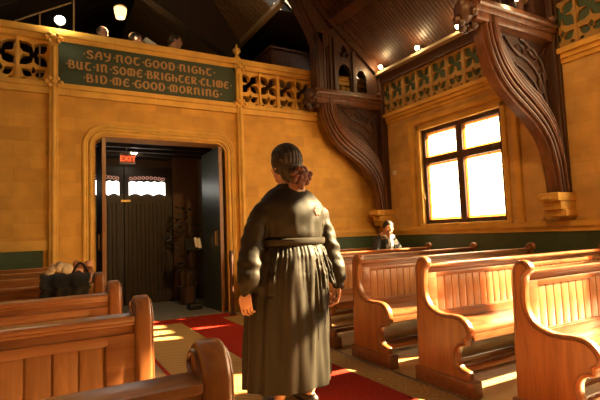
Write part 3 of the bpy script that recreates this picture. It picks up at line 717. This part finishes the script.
for k in range(8):
    x0, h0 = P[k]; x1, h1 = P[k+1]
    mb.add([Mx @ Vector(q) for q in ((x0, -.07, .014+.02+h0), (x1, -.07, .034+h1), (x1, .11, .034+h1), (x0, .11, .034+h0), (x0, -.07, .030+h0), (x1, -.07, .030+h1), (x1, .11, .030+h1), (x0, .11, .030+h0))], [(0, 1, 2, 3), (7, 6, 5, 4), (0, 4, 5, 1), (3, 2, 6, 7)])
tag(mb.build('sheet_of_paper', M_paper), 'curled white sheet of paper on the black vestibule stand', 'paper')
# slim post beside the doorway
po = MB(); po.lathe([(.05, 0), (.05, .03), (.028, .05), (.026, .70), (.034, .72), (.030, .76), (.036, .86), (.03, .90), (.01, .92)], (2.30, 6.12, 0), 12)
tag(po.build('wooden_post', M_timber, smooth=True), 'slim dark turned wooden post standing right of the doorway', 'post')

# ------------------------------------------------------------------ carpets
tag(MB().box(1.56, 2.12, YF+.5, 6.04, .002, .014).build('red_runner', M_red), 'long red carpet runner down the middle of the aisle', 'carpet')
tag(MB().box(.92, 2.36, 6.05, 6.38, .002, .013).build('red_mat', M_red), 'red carpet strip laid across in front of the doorway', 'carpet')
tag(MB().box(.90, 1.555, YF+.5, 6.04, .002, .012).build('patterned_carpet', M_hatch), 'gold ribbed carpet left of the red runner', 'carpet')
tag(MB().box(.875, .897, YF+.5, 6.04, .002, .012).build('carpet_border', M_red), 'thin red border strip along the left edge of the gold carpet', 'carpet')
tag(MB().box(2.125, 2.365, YF+.5, 6.04, .002, .012).build('patterned_carpet', M_scroll), 'gold and brown scroll patterned carpet right of the red runner', 'carpet')
mb = MB(); mb.box(2.37, 2.41, YF+.5, 6.04, .001, .010)
struct(mb.build('trim_23', M_slab))
mb = MB(); y = 1.2
while y < 5.0: mb.box(2.38, 2.40, y, y+.022, .008, .015); y += .04
struct(mb.build('trim_24', M_brass))

# ------------------------------------------------------------------ pews
PROF = [(.02, .10), (.025, .45), (.04, .80), (.045, .86), (.07, .90), (.105, .915), (.14, .905), (.162, .875), (.155, .845), (.128, .82), (.118, .76), (.115, .68), (.125, .62), (.155, .57), (.20, .54), (.27, .522), (.35, .525), (.42, .522), (.47, .50), (.505, .455), (.515, .42), (.505, .385), (.478, .37), (.478, .335), (.435, .325), (.405, .30), (.39, .25), (.40, .20), (.43, .175), (.475, .165), (.485, .14), (.485, .10)]
def make_pew(name, length, face, label):
    # local frame: back plane at y=0, the seat towards y*face, the aisle end at x=0, other end at x=length*dirx
    t = thing(name, (0, 0, 0), label, 'pew', 'oak pews', local=True)
    dx = 1 if length > 0 else -1; L = abs(length)
    prof = [tuple(p) for p in smooth_line(PROF, 2)]
    prof = [(face*p[0], p[1]) for p in prof]+[(face*.485, .10)]
    for e in (0, 1):
        xc = dx*(.035 if e == 0 else L-.035)
        m = MB(); m.plate(prof, [], .056, YZ(xc), bevel=.012); 
        en = m.build('pew_end', M_pewend, t, smooth=True); en.parent = t
        m = MB()
        ya, yb = sorted((face*.0, face*.53)); m.bbox(xc-.045, xc+.045, ya, yb, 0, .11, .01)
        m.build('plinth', M_pewdark, None, smooth=True).parent = en
        m = MB()
        for s_ in (-1, 1):
            q = prof[2:-6]; ps = []
            for i_, p in enumerate(q):
                a_ = Vector(q[max(0, i_-1)]); b2 = Vector(q[min(len(q)-1, i_+1)]); d_ = (b2-a_).normalized(); n_2 = Vector((d_.y, -d_.x))*face
                ps.append((xc+s_*.030, p[0]+n_2.x*.020, p[1]+n_2.y*.020))
            m.tube(ps, .0055, 6)
        m.build('edge_moulding', M_pewdark, None, smooth=True).parent = en
    x0, x1 = sorted((dx*.066, dx*(L-.066)))
    def bb(m, u0, u1, z0, z1, b=.006, a0=x0, a1=x1): ya, yb = sorted((face*u0, face*u1)); m.bbox(a0, a1, ya, yb, z0, z1, b)
    m = MB(); bb(m, .10, .50, .405, .435, .01); bb(m, .47, .50, .36, .41, .006); m.build('seat', M_pew, t, smooth=True)
    m = MB(); bb(m, .06, .095, .775, .82); bb(m, .075, .11, .42, .49)
    m.build('rail', M_pew, t, smooth=True)
    m = MB(); bb(m, .035, .130, .832, .853, .008); bb(m, .05, .115, .818, .834, .008); m.build('cap_rail', M_pew, t, smooth=True)
    m = MB(); bb(m, .067, .088, .30, .79, .003)   # boards
    n = int((x1-x0-.2)/.078); pw = (x1-x0-.2)/n
    for k in range(n):
        a = x0+.10+k*pw; m.bbox(a+.003, a+pw-.003, *sorted((face*.058, face*.097)), .50, .755, .004)
    m.build('back_boards', M_pewboard, t, smooth=True)
    m = MB()
    for a, b_ in ((x0, x0+.095), (x1-.095, x1)): bb(m, .05, .105, .45, .79, .005, a, b_)
    bb(m, .05, .105, .755, .79); bb(m, .05, .105, .45, .50); m.build('stile_frame', M_pew, t, smooth=True)
    m = MB(); bb(m, .03, .07, .06, .10, .006); bb(m, .28, .33, .10, .14, .006); m.build('foot_rail', M_pewdark, t, smooth=True)
    return t
# right block faces the camera side
protoR = make_pew('pew', 2.56, -1, '')
protoL = make_pew('pew', -2.38, 1, '')
labsR = {1.81: 'oak pew on the right, nearest one, cut off by the photo edge', 2.62: 'oak pew on the right, second from the camera, its seat in strong sun', 3.43: 'oak pew on the right, third from the camera, just behind the woman',
         4.24: 'oak pew on the right, fourth from the camera, its end hidden by the woman', 5.05: 'oak pew on the right, directly in front of the seated reader', 5.86: 'oak pew against the back wall that the reader sits on'}
labsL = {.80: 'left oak pew nearest the camera, rounded end in the bottom foreground', 1.67: 'left oak pew, second from camera, with sunlit board panel in its back', 2.44: 'left oak pew, third from camera, in front of the draped black coat',
         3.21: 'left oak pew with the black coat hanging over its back', 4.00: 'left oak pew, fifth from camera, just beyond the black coat', 4.79: 'left oak pew, sixth from camera, second from the back wall', 5.58: 'left oak pew farthest from the camera, nearest the back wall'}
first = True
for y, lab in labsR.items():
    if first: protoR.location = (2.42, y, 0); protoR['label'] = lab; first = False
    else: copy_thing(protoR, (2.42, y, 0), lab)
first = True
for y, lab in labsL.items():
    if first: protoL.location = (.322, y, 0); protoL['label'] = lab; first = False
    else: copy_thing(protoL, (.345, y, 0), lab)

# ------------------------------------------------------------------ cloth and bags on the left pews
def saddle(name, x0, x1, yc, zt, front, backd, m, thick=.02, amp=.012, seed=1, nx=26):
    # cloth hung over a pew back: drops 'front' on the camera side, 'backd' on the other
    rg = random.Random(seed); ph = [rg.uniform(0, 6) for _ in range(4)]
    path = [(-.075, -front), (-.078, -front*.5), (-.075, -.03), (-.05, .008), (0, .018), (.05, .008), (.075, -.03), (.078, -backd*.5), (.075, -backd)]
    path = smooth_line([(a, b_) for a, b_ in path], 3); mb = MB(); G = []
    for side in (0, 1):
        for i in range(nx+1):
            u = i/nx; x = x0+(x1-x0)*u
            for j, p in enumerate(path):
                wv = amp*(math.sin(u*17+ph[0])+.6*math.sin(u*31+ph[1]+j*.3)+.4*math.sin(j*.9+ph[2]+u*6))
                o = (thick if side == 0 else 0)+wv+amp*1.8
                d = Vector((p[0]*1.0, p[1]+.05)).normalized()
                mb.v.append((x+.01*math.sin(j+ph[3]), yc+p[0]+d.x*o, zt+p[1]+d.y*o*.8))
    k = len(path); off = (nx+1)*k
    for i in range(nx):
        for j in range(k-1):
            a = i*k+j; mb.f.append((a, a+1, a+k+1, a+k)); a += off; mb.f.append((a, a+k, a+k+1, a+1))
    for i in range(nx):
        for j in (0, k-1): a = i*k+j; mb.f.append((a, a+k, a+k+off, a+off))
    for j in range(k-1):
        for i in (0, nx): a = i*k+j; mb.f.append((a, a+off, a+1+off, a+1))
    return mb
tag(saddle('c', -.02, .25, 3.21+.085, .865, .075, .22, M_bag, .035, .006, 3).build('black_coat', M_bag, smooth='all'), 'black coat folded over the back of a left pew', 'coat')
bg_ = thing('handbag', (.22, 3.48, .435), 'dark handbag on the seat behind the draped coat, its strap loop showing', 'bag')
mb = MB(); mb.ball((.20, 3.48, .68), (.075, .075, .245), 16, 12); mb.build('bag_body', M_bag, bg_, smooth='all')
mb = MB(); mb.tube([(.16+.10*t, 3.44, .90+.075*math.sin(PI*t)) for t in [k/12 for k in range(13)]], .008, 6); mb.build('strap', M_bag, bg_, smooth=True)
mb = MB(); rg = random.Random(4)
for k in range(16):
    u = k/15; mb.ball((.03+.155*u, 4.085+rg.uniform(-.03, .03), .872+.055*math.sin(PI*min(1, u*1.1+.1))+rg.uniform(-.012, .02)), (.03, .045, .022+.02*u), 10, 7)
mb.ball((.15, 4.085, .905), (.05, .05, .05), 12, 8)
sc_ = mb; me = sc_.mesh('cream_scarf'); tmp = bpy.data.objects.new('t', me); C.objects.link(tmp)
r_ = tmp.modifiers.new('r', 'REMESH'); r_.mode = 'VOXEL'; r_.voxel_size = .005
me2 = bpy.data.meshes.new_from_object(tmp.evaluated_get(bpy.context.evaluated_depsgraph_get())); bpy.data.objects.remove(tmp)
me2.materials.clear(); me2.materials.append(M_creamcloth); me2.polygons.foreach_set('use_smooth', [True]*len(me2.polygons))
sc_ = bpy.data.objects.new('cream_scarf', me2); C.objects.link(sc_)
tag(sc_, 'bundled cream scarf lying on top of a left pew beyond the coat', 'scarf')
def hat(loc, r, lab, m, pom):
    t = thing('knitted_hat', loc, lab, 'hat')
    MB().lathe([(r*.9, 0), (r, r*.15), (r*.97, r*.4), (r*.8, r*.85), (r*.45, r*1.15), (.004, r*1.25)], loc, 14).build('crown', m, t, smooth='all')
    MB().lathe([(r*1.02, 0.0), (r*1.06, r*.1), (r*1.02, r*.3)], loc, 14).build('cuff', m, t, smooth='all')
hat((.235, 4.00+.085, .853), .045, 'peach knitted hat on a left pew top beside the cream scarf', M_peach, 0)
hat((.31, 4.00+.105, .915), .040, 'small peach hat on the rounded pew end, right of its neighbour', M_peach, 0)

# ------------------------------------------------------------------ people
from mathutils import noise as NZ
def fuse(mb, name, m, parent, voxel, smooth_it=6, org=None, wrinkle=0):
    me = mb.mesh(name); o = bpy.data.objects.new('t', me); C.objects.link(o)
    r = o.modifiers.new('r', 'REMESH'); r.mode = 'VOXEL'; r.voxel_size = voxel
    s_ = o.modifiers.new('s', 'SMOOTH'); s_.factor = .5; s_.iterations = smooth_it
    me2 = bpy.data.meshes.new_from_object(o.evaluated_get(bpy.context.evaluated_depsgraph_get()))
    bpy.data.objects.remove(o); me2.name = name; me2.materials.clear(); me2.materials.append(m)
    me2.polygons.foreach_set('use_smooth', [True]*len(me2.polygons))
    if wrinkle:
        cos = [(v.co.copy(), v.normal.copy()) for v in me2.vertices]
        for v, (c, q) in zip(me2.vertices, cos):
            arm = abs(c.x-1.42) > .20 and c.z > .74
            if arm: k = NZ.noise(Vector((c.x*9+c.z*7, c.y*10, c.z*17)))
            elif c.z > 1.07: k = .6*NZ.noise(Vector((c.x*9-c.z*9, c.y*8, c.z*11+c.x*7)))
            else: k = 1.35*NZ.noise(Vector((c.x*15, c.y*13, c.z*2.6)))*min(1, .35+(1.05-c.z)*3)
            v.co = c+q*k*wrinkle
    n = bpy.data.objects.new(name, me2); C.objects.link(n)
    if parent: me2.transform(Matrix.Translation(-parent.location)); n.parent = parent
    return n
def limb(mb, pts, rad, n=12):
    P = smooth_line([Vector(p) for p in pts], 4)
    Rr = [p.x for p in smooth_line([Vector((r, 0)) for r in rad], 4)]
    mb.tube(P, [max(.003, r) for r in Rr], n)
    mb.ball(P[0], Rr[0], n, 8); mb.ball(P[-1], Rr[-1], n, 8)
def hand(mb, w0, d, palm_n, curl, side, sc=1.0):
    # w0 wrist, d direction of the hand, palm_n the way the palm faces, side = direction towards the thumb
    d = Vector(d).normalized(); pn = Vector(palm_n); pn = (pn-d*pn.dot(d)).normalized(); s_ = pn.cross(d)*side
    w0 = Vector(w0); 
    c = w0+d*.045*sc
    Mr = Matrix((tuple(s_), tuple(pn), tuple(d))).transposed().to_4x4()
    mb.ball(c, (.040*sc, .016*sc, .052*sc), 12, 8, Mr)
    for k, (o, L) in enumerate(((.034, .070), (.0115, .082), (-.0115, .076), (-.033, .058))):
        p = w0+d*.078*sc+s_*o*sc; pts = [p-d*.02]; a = 0
        for seg, q in enumerate((.45, .30, .25)):
            a += curl*(1+.12*k); p = p+(d*math.cos(a)+pn*math.sin(a))*L*q*sc; pts.append(p.copy())
        mb.tube(pts, [.0082*sc, .0078*sc, .0072*sc, .0060*sc], 8); mb.ball(pts[-1], .0066*sc, 8, 6); mb.ball(pts[1], .0088*sc, 8, 6); mb.ball(pts[2], .008*sc, 8, 6)
    p0 = w0+d*.025*sc+s_*.030*sc; p1 = p0+(s_*.55+d*.7+pn*.35).normalized()*.034*sc; p2 = p1+(d*.9+pn*.4).normalized()*.028*sc
    mb.tube([p0-s_*.012, p0, p1, p2], [.013*sc, .0125*sc, .0105*sc, .0085*sc], 8); mb.ball(p2, .0085*sc, 8, 6)
def head(mb, c, yaw, pitch=0, s_=1.0):
    # face looks along local +Y
    M = Matrix.Rotation(yaw, 4, 'Z') @ Matrix.Rotation(pitch, 4, 'X'); c = Vector(c)
    def b(p, r): mb.ball(c+(M @ Vector(p))*s_, tuple(q*s_ for q in r), 18, 12, M)
    b((0, -.012, .025), (.076, .096, .095)); b((0, .018, -.035), (.060, .075, .078)); b((0, .055, -.085), (.030, .030, .026))
    b((0, .093, -.012), (.011, .016, .024)); b((0, .105, -.028), (.015, .013, .011))
    b((0, .086, -.058), (.024, .010, .006)); b((0, .083, -.068), (.020, .010, .006))
    for q in (-1, 1):
        b((q*.078, -.008, -.005), (.008, .018, .031)); b((q*.030, .082, .022), (.024, .010, .007)); b((q*.030, .078, .006), (.014, .011, .009)); b((q*.042, .062, -.028), (.018, .016, .016))
    return M, c

# --- the woman in the aisle
W = thing('person', (1.42, 2.66, 0), 'woman standing in the aisle, seen from behind, in a long dark olive robe, braided bun', 'person')
mb = MB()
M_, c_ = head(mb, (1.405, 2.68, 1.580), math.radians(10), 0, 1.06)
limb(mb, [(1.405, 2.66, 1.52), (1.41, 2.655, 1.44), (1.42, 2.655, 1.36)], [.055, .055, .07])
limb(mb, [(1.43, 2.66, 1.36), (1.43, 2.66, 1.15), (1.43, 2.66, .95), (1.40, 2.66, .85)], [.12, .13, .14, .15])
limb(mb, [(1.28, 2.66, 1.31), (1.43, 2.66, 1.35), (1.58, 2.66, 1.31)], [.05, .06, .05])
limb(mb, [(1.26, 2.66, 1.30), (1.12, 2.65, 1.04), (1.065, 2.60, .80)], [.055, .042, .028]); limb(mb, [(1.59, 2.66, 1.30), (1.715, 2.66, 1.02), (1.745, 2.60, .78)], [.055, .042, .028])
for x, xf in ((1.31, 1.31), (1.50, 1.53)):
    limb(mb, [(x, 2.66, .9), (x, 2.66, .5), (xf, 2.67, .1)], [.09, .06, .036]); limb(mb, [(xf, 2.65, .045), (xf-.01, 2.74, .036), (xf-.02, 2.83, .026)], [.034, .036, .024])
hand(mb, (1.065, 2.595, .775), (-.06, -.05, -1), (.75, .5, 0), .38, 1, 1.05)
hand(mb, (1.745, 2.60, .755), (-.12, .0, -1), (-.9, .3, 0), .38, -1, 1.05)
body = fuse(mb, 'body', M_skin, W, .0034, 2)
# robe
def ring(z, cx, cy, rx, ry, fa, fn, n=96, ph=0):
    P = []
    for i in range(n):
        a = 2*PI*i/n; f = 1+fa*(math.sin(a*fn+ph)+.5*math.sin(a*(fn*2-3)+ph*2))
        P.append(Vector((cx+rx*math.cos(a)*f, cy+ry*math.sin(a)*f, z)))
    return P
def loft(mb, rings):
    o = len(mb.v); n = len(rings[0])
    for r_ in rings: mb.v += [tuple(p) for p in r_]
    for i in range(len(rings)-1):
        for j in range(n): a = o+i*n+j; b_ = o+i*n+(j+1) % n; mb.f.append((a, b_, b_+n, a+n))
    mb.f.append(tuple(o+j for j in reversed(range(n)))); mb.f.append(tuple(o+(len(rings)-1)*n+j for j in range(n)))
mb = MB()
RG = [(.160, 1.365, 2.68, .296, .230, .026, .6), (.20, 1.365, 2.68, .296, .230, .026, .6), (.40, 1.375, 2.68, .288, .222, .030, .5), (.65, 1.385, 2.675, .282, .212, .030, .4), (.85, 1.40, 2.67, .268, .202, .028, .2), (.98, 1.42, 2.665, .244, .180, .024, .1), (1.035, 1.43, 2.66, .216, .150, .014, 0),
    (1.075, 1.435, 2.66, .206, .140, .004, 0), (1.12, 1.435, 2.655, .214, .148, .012, 0), (1.24, 1.43, 2.65, .232, .158, .008, 0), (1.31, 1.425, 2.65, .226, .148, 0, 0), (1.36, 1.42, 2.65, .188, .120, 0, 0), (1.405, 1.415, 2.655, .145, .095, 0, 0), (1.43, 1.41, 2.655, .085, .075, 0, 0), (1.445, 1.408, 2.655, .066, .064, 0, 0)]
def catmull(rows, n=5):
    out = []
    for i in range(len(rows)-1):
        p = [rows[max(0, i-1)], rows[i], rows[i+1], rows[min(len(rows)-1, i+2)]]
        for j in range(n):
            t = j/n; out.append([.5*(2*b+(c-a)*t+(2*a-5*b+4*c-d)*t*t+(3*b-a-3*c+d)*t**3) for a, b, c, d in zip(*p)])
    return out+[list(rows[-1])]
loft(mb, [ring(q[0], q[1], q[2], q[3], q[4], max(0, q[5]), 13, ph=q[6]) for q in catmull(RG)])
limb(mb, [(1.27, 2.655, 1.31), (1.195, 2.655, 1.23), (1.14, 2.65, 1.06), (1.105, 2.62, .90), (1.085, 2.605, .82), (1.072, 2.60, .775)], [.062, .068, .074, .080, .068, .038], 20)
limb(mb, [(1.585, 2.655, 1.305), (1.65, 2.655, 1.22), (1.70, 2.655, 1.05), (1.732, 2.63, .90), (1.745, 2.61, .81), (1.745, 2.60, .765)], [.062, .068, .072, .074, .064, .038], 20)
# hanging gown flap on the right
# back pleats below the belt
for k in range(15):
    x = 1.27+k*.024+random.uniform(-.004, .004); zz = random.uniform(.45, .85); dxx = (x-1.44)*.5
    a = math.acos(max(-1, min(1, (x-1.43)/.235))); yy = 2.66-.155*math.sin(a)
    mb.tube([(x, yy+.004, 1.035), (x+dxx*.2, yy-.018, .98), (x+dxx*.6, yy-.030, .85), (x+dxx*.9, yy-.035, zz)], [.006, .010, .010, .004], 6)
robe = fuse(mb, 'robe', M_robe, W, .0062, 4, wrinkle=.014)
# a long loose panel at her right-hand side
mb = MB(); rows = []
for i in range(12):
    t = i/11; z = .92-.76*t; row = []
    for j in range(9):
        u = j/8; a = .75-.80*u; row.append((1.385+(.262+.045*t+.008*math.sin(j*1.7))*math.cos(a), 2.675+(.225+.03*t)*math.sin(a)+.006*math.sin(j*1.9+t*3), z))
    rows.append(row)
for off in (0, .006):
    for row in rows: mb.v += [(p[0]-off, p[1]+off, p[2]) for p in row]
for i in range(11):
    for j in range(8):
        a = i*9+j; mb.f.append((a, a+1, a+10, a+9)); b_ = a+108; mb.f.append((b_, b_+9, b_+10, b_+1))
for i in range(11):
    for j in (0, 8): a = i*9+j; mb.f.append((a, a+9, a+117, a+108))
for j in range(8):
    for i in (0, 11): a = i*9+j; mb.f.append((a, a+108, a+109, a+1))
mb.build('robe_panel', M_robe, W, smooth='all')
mb = MB(); loft(mb, [ring(z, 1.434, 2.658, .232+e, .160+e, .0, 5) for z, e in ((1.045, -.012), (1.05, -.004), (1.065, .001), (1.085, .0), (1.092, -.010))]); mb.build('belt', M_belt, W, smooth=True)
for x, z, rx, rz, m, n in ((1.55, 1.262, .034, .034, M_patch, 'emblem'),):
    mb = MB()
    for k in range(7): a = k*2*PI/6; q = 0 if k == 6 else 1; mb.ball((x+q*.020*math.cos(a), 2.30, z+q*.020*math.sin(a)), (.014, .005, .014), 8, 6)
    nv = []
    for p in mb.v:
        hit, loc, nr, ix = robe.ray_cast(Vector((p[0], 2.30, p[2]))-W.location, Vector((0, 1, 0)))
        yy = (loc+W.location).y if hit else 2.5
        nv.append((p[0], yy-.001+(p[1]-2.30), p[2]))
    mb.v = nv; mb.build(n, m, W, smooth=True)
# hair: cap with rows of braids and a thick bun
mb = MB(); Mh = Matrix.Rotation(math.radians(10), 4, 'Z')
mb.ball(Vector((1.405, 2.68, 1.575))+Mh @ Vector((0, -.020, .032)), (.102, .108, .114), 22, 14, Mh)
mb.ball(Vector((1.405, 2.68, 1.575))+Mh @ Vector((.01, -.060, -.03)), (.092, .068, .100), 18, 12, Mh)
for k in range(9):
    u = -.88+1.76*k/8; pts = []
    for q in range(13):
        th = math.radians(38+q*13); w_ = math.sqrt(1-u*u)
        pts.append(Vector((1.405, 2.68, 1.575))+Mh @ Vector((u*.102, -.020+.109*math.cos(th)*w_, .032+.115*math.sin(th)*w_)))
    mb.tube(pts, [.009+.003*math.sin(q*3.1) for q in range(13)], 7)
fuse(mb, 'hair', M_hair, W, .0045, 1)
mb = MB(); bc = Vector((1.450, 2.54, 1.490))
for k in range(22):
    t0 = 2*PI*k/22
    for j in range(1):
        a = t0; r = .044+.012*math.sin(k*2.1); mb.ball(bc+Vector((r*math.cos(a)*1.15, -.008*math.sin(k*1.3), r*math.sin(a))), (.022, .026, .020), 8, 6)
for k in range(9): a = k*.9; mb.ball(bc+Vector((.017*math.cos(a), -.022+.004*math.sin(k*3), .017*math.sin(a)-.006)), .018, 8, 6)
mb.ball(bc, (.048, .03, .044), 12, 8)
for k in range(4): mb.ball(bc+Vector((.0, 0, -.045-.010*k)), (.024-.004*k, .02, .015), 8, 6)
mb.build('hair_bun', M_bun, W, smooth='all')
for x, xf in ((1.31, 1.31), (1.50, 1.53)):
    mb = MB(); limb(mb, [(xf, 2.64, .034), (xf-.01, 2.74, .030), (xf-.02, 2.84, .024)], [.040, .043, .030]); mb.box(xf-.04, xf+.03, 2.60, 2.87, 0.013, .016)
    mb.v = [(p[0], p[1], max(p[2], .013)) for p in mb.v]; mb.build('shoe', M_shoe, W, smooth='all')

# --- the seated reader in the far corner
P2 = thing('person', (4.56, 5.50, .435), 'person in a dark jacket and patterned shirt seated in the far corner, head bowed', 'person')
mb = MB(); head(mb, (4.58, 5.40, 1.135), math.radians(150), math.radians(-22), .95)
limb(mb, [(4.585, 5.46, 1.08), (4.59, 5.51, 1.0)], [.05, .06]); limb(mb, [(4.59, 5.52, .99), (4.59, 5.60, .75), (4.59, 5.60, .56)], [.11, .13, .12])
for s_ in (-1, 1):
    limb(mb, [(4.59+s_*.14, 5.52, .94), (4.59+s_*.21, 5.42, .70), (4.59+s_*.07, 5.26, .64)], [.05, .04, .03])
    limb(mb, [(4.59+s_*.09, 5.56, .52), (4.59+s_*.10, 5.20, .53), (4.59+s_*.10, 5.20, .09)], [.075, .06, .04]); limb(mb, [(4.59+s_*.10, 5.20, .045), (4.59+s_*.10, 5.08, .035)], [.035, .028])
    hand(mb, (4.59+s_*.06, 5.25, .64), (-s_*.5, -.8, -.2), (0, .2, -1), .3, s_, .9)
fuse(mb, 'body', M_skin, P2, .006, 2)
mb = MB(); limb(mb, [(4.60, 5.53, .98), (4.60, 5.59, .75), (4.60, 5.59, .58)], [.125, .155, .15]); limb(mb, [(4.44, 5.53, .95), (4.59, 5.54, .99), (4.74, 5.53, .95)], [.07, .08, .07])
for s_ in (-1, 1): limb(mb, [(4.59+s_*.15, 5.52, .94), (4.59+s_*.22, 5.42, .70), (4.59+s_*.10, 5.29, .645)], [.072, .06, .045])
fuse(mb, 'jacket', M_coat, P2, .007, 2)
mb = MB(); limb(mb, [(4.53, 5.44, 1.03), (4.62, 5.40, 1.02), (4.70, 5.46, 1.01)], [.035, .035, .05]); limb(mb, [(4.60, 5.42, 1.0), (4.60, 5.41, .86), (4.60, 5.42, .72)], [.055, .065, .05]); limb(mb, [(4.70, 5.47, .98), (4.77, 5.40, .84)], [.06, .05])
fuse(mb, 'shirt', M_scarf, P2, .007, 1)
mb = MB(); Mh = Matrix.Rotation(math.radians(150), 4, 'Z') @ Matrix.Rotation(math.radians(-22), 4, 'X')
mb.ball(Vector((4.58, 5.40, 1.135))+Mh @ Vector((0, -.026, .040)), (.082, .094, .086), 18, 12, Mh); mb.build('hair', M_hair, P2, smooth='all')
mb = MB()
for s_ in (-1, 1): mb.tube([Vector((4.58, 5.40, 1.135))+Mh @ Vector((s_*.030+.021*math.cos(a), .094, .006+.017*math.sin(a))) for a in [2*PI*k/12 for k in range(13)]], .0025, 5)
mb.build('glasses', M_black, P2)
for s_ in (-1, 1):
    pass
mb = MB()
for s_ in (-1, 1): limb(mb, [(4.59+s_*.09, 5.56, .53), (4.59+s_*.10, 5.20, .53), (4.59+s_*.10, 5.21, .12)], [.088, .072, .06])
fuse(mb, 'trousers', M_coat, P2, .008, 1)

# --- three listeners in the gallery
def listener(x, y, zh, yaw, lab, cloth, hairm, book=False):
    t = thing('person', (x, y+.12, 3.0), lab, 'person', 'listeners in the gallery')
    mb = MB(); head(mb, (x, y, zh), yaw, -.15); limb(mb, [(x, y+.03, zh-.08), (x, y+.06, zh-.2)], [.05, .06]); limb(mb, [(x, y+.08, zh-.24), (x, y+.12, 3.55)], [.12, .14])
    fx, fy = -math.sin(yaw), math.cos(yaw)
    if fy > -.2: fx, fy = -.5, -.85
    for s_ in (-1, 1):
        limb(mb, [(x+s_*.15, y+.08, zh-.27), (x+s_*.18, y-.02, zh-.52), (x+s_*.10, y-.20, zh-.50)], [.05, .04, .03]); hand(mb, (x+s_*.10, y-.20, zh-.50), (-s_*.4, -.8, .1), (0, 0, -1), .3, s_, .9)
        limb(mb, [(x+s_*.09, y+.10, 3.52), (x+s_*.10, y-.28, 3.50), (x+s_*.10, y-.26, 3.08)], [.075, .06, .04]); limb(mb, [(x+s_*.10, y-.26, 3.04), (x+s_*.10, y-.38, 3.03)], [.034, .028])
    fuse(mb, 'body', M_skin, t, .008, 1)
    mb = MB(); limb(mb, [(x, y+.08, zh-.22), (x, y+.11, zh-.45), (x, y+.12, 3.5)], [.12, .14, .15]); limb(mb, [(x-.14, y+.08, zh-.25), (x, y+.08, zh-.22), (x+.14, y+.08, zh-.25)], [.07, .08, .07])
    for s_ in (-1, 1): limb(mb, [(x+s_*.15, y+.08, zh-.27), (x+s_*.19, y-.02, zh-.52), (x+s_*.13, y-.16, zh-.50)], [.07, .06, .045])
    fuse(mb, 'clothing', cloth, t, .009, 1)
    Mh = Matrix.Rotation(yaw, 4, 'Z') @ Matrix.Rotation(-.15, 4, 'X'); mb = MB(); mb.ball(Vector((x, y, zh))+Mh @ Vector((0, -.026, .034)), (.085, .098, .092), 16, 10, Mh)
    if hairm is M_hair and book is False: mb.ball(Vector((x, y, zh))+Mh @ Vector((0, -.10, -.02)), .04, 10, 7)
    mb.build('hair', hairm, t, smooth='all')
    # the stool each one sits on
    st = thing('stool', (x, y+.14, 3.0), 'plain dark stool in the gallery under ' + lab.split(',')[0], 'stool')
    MB().lathe([(.16, 0), (.17, .02), (.16, .04)], (x, y+.14, 3.36), 14).build('seat', M_timber, st)
    for k in range(4): a = PI/4+k*PI/2; MB().tube([(x+.14*math.cos(a), y+.14+.14*math.sin(a), 3.0), (x+.10*math.cos(a), y+.14+.10*math.sin(a), 3.365)], .014, 6).build('leg', M_timber, st)
M_gingery, _, _ = mat('grey_brown_hair', (.11, .06, .04), .6)
M_wine, _, _ = mat('wine_cloth', (.06, .02, .02), .8)
listener(.78, 7.45, 4.34, math.radians(200), 'leftmost of the three heads above the parapet, pinkish brown', M_wine, M_gingery, True)
listener(1.28, 7.45, 4.34, math.radians(250), 'middle one of the three people above the parapet, holding papers', M_coat, M_hair, True)
listener(1.92, 7.45, 4.42, math.radians(-110), 'dark haired person rightmost of three above the parapet, face in profile', M_coat, M_hair)
mb = MB(); Mx = Matrix.Translation((1.43, 7.12, 4.19)) @ Matrix.Rotation(.5, 4, 'Y') @ Matrix.Rotation(1.0, 4, 'X'); mb.box(-.10, .10, -.07, .07, -.003, .003, Mx)
tag(mb.build('programme', M_paper), 'white folded papers seen just above the parapet in front of the middle listener', 'paper')
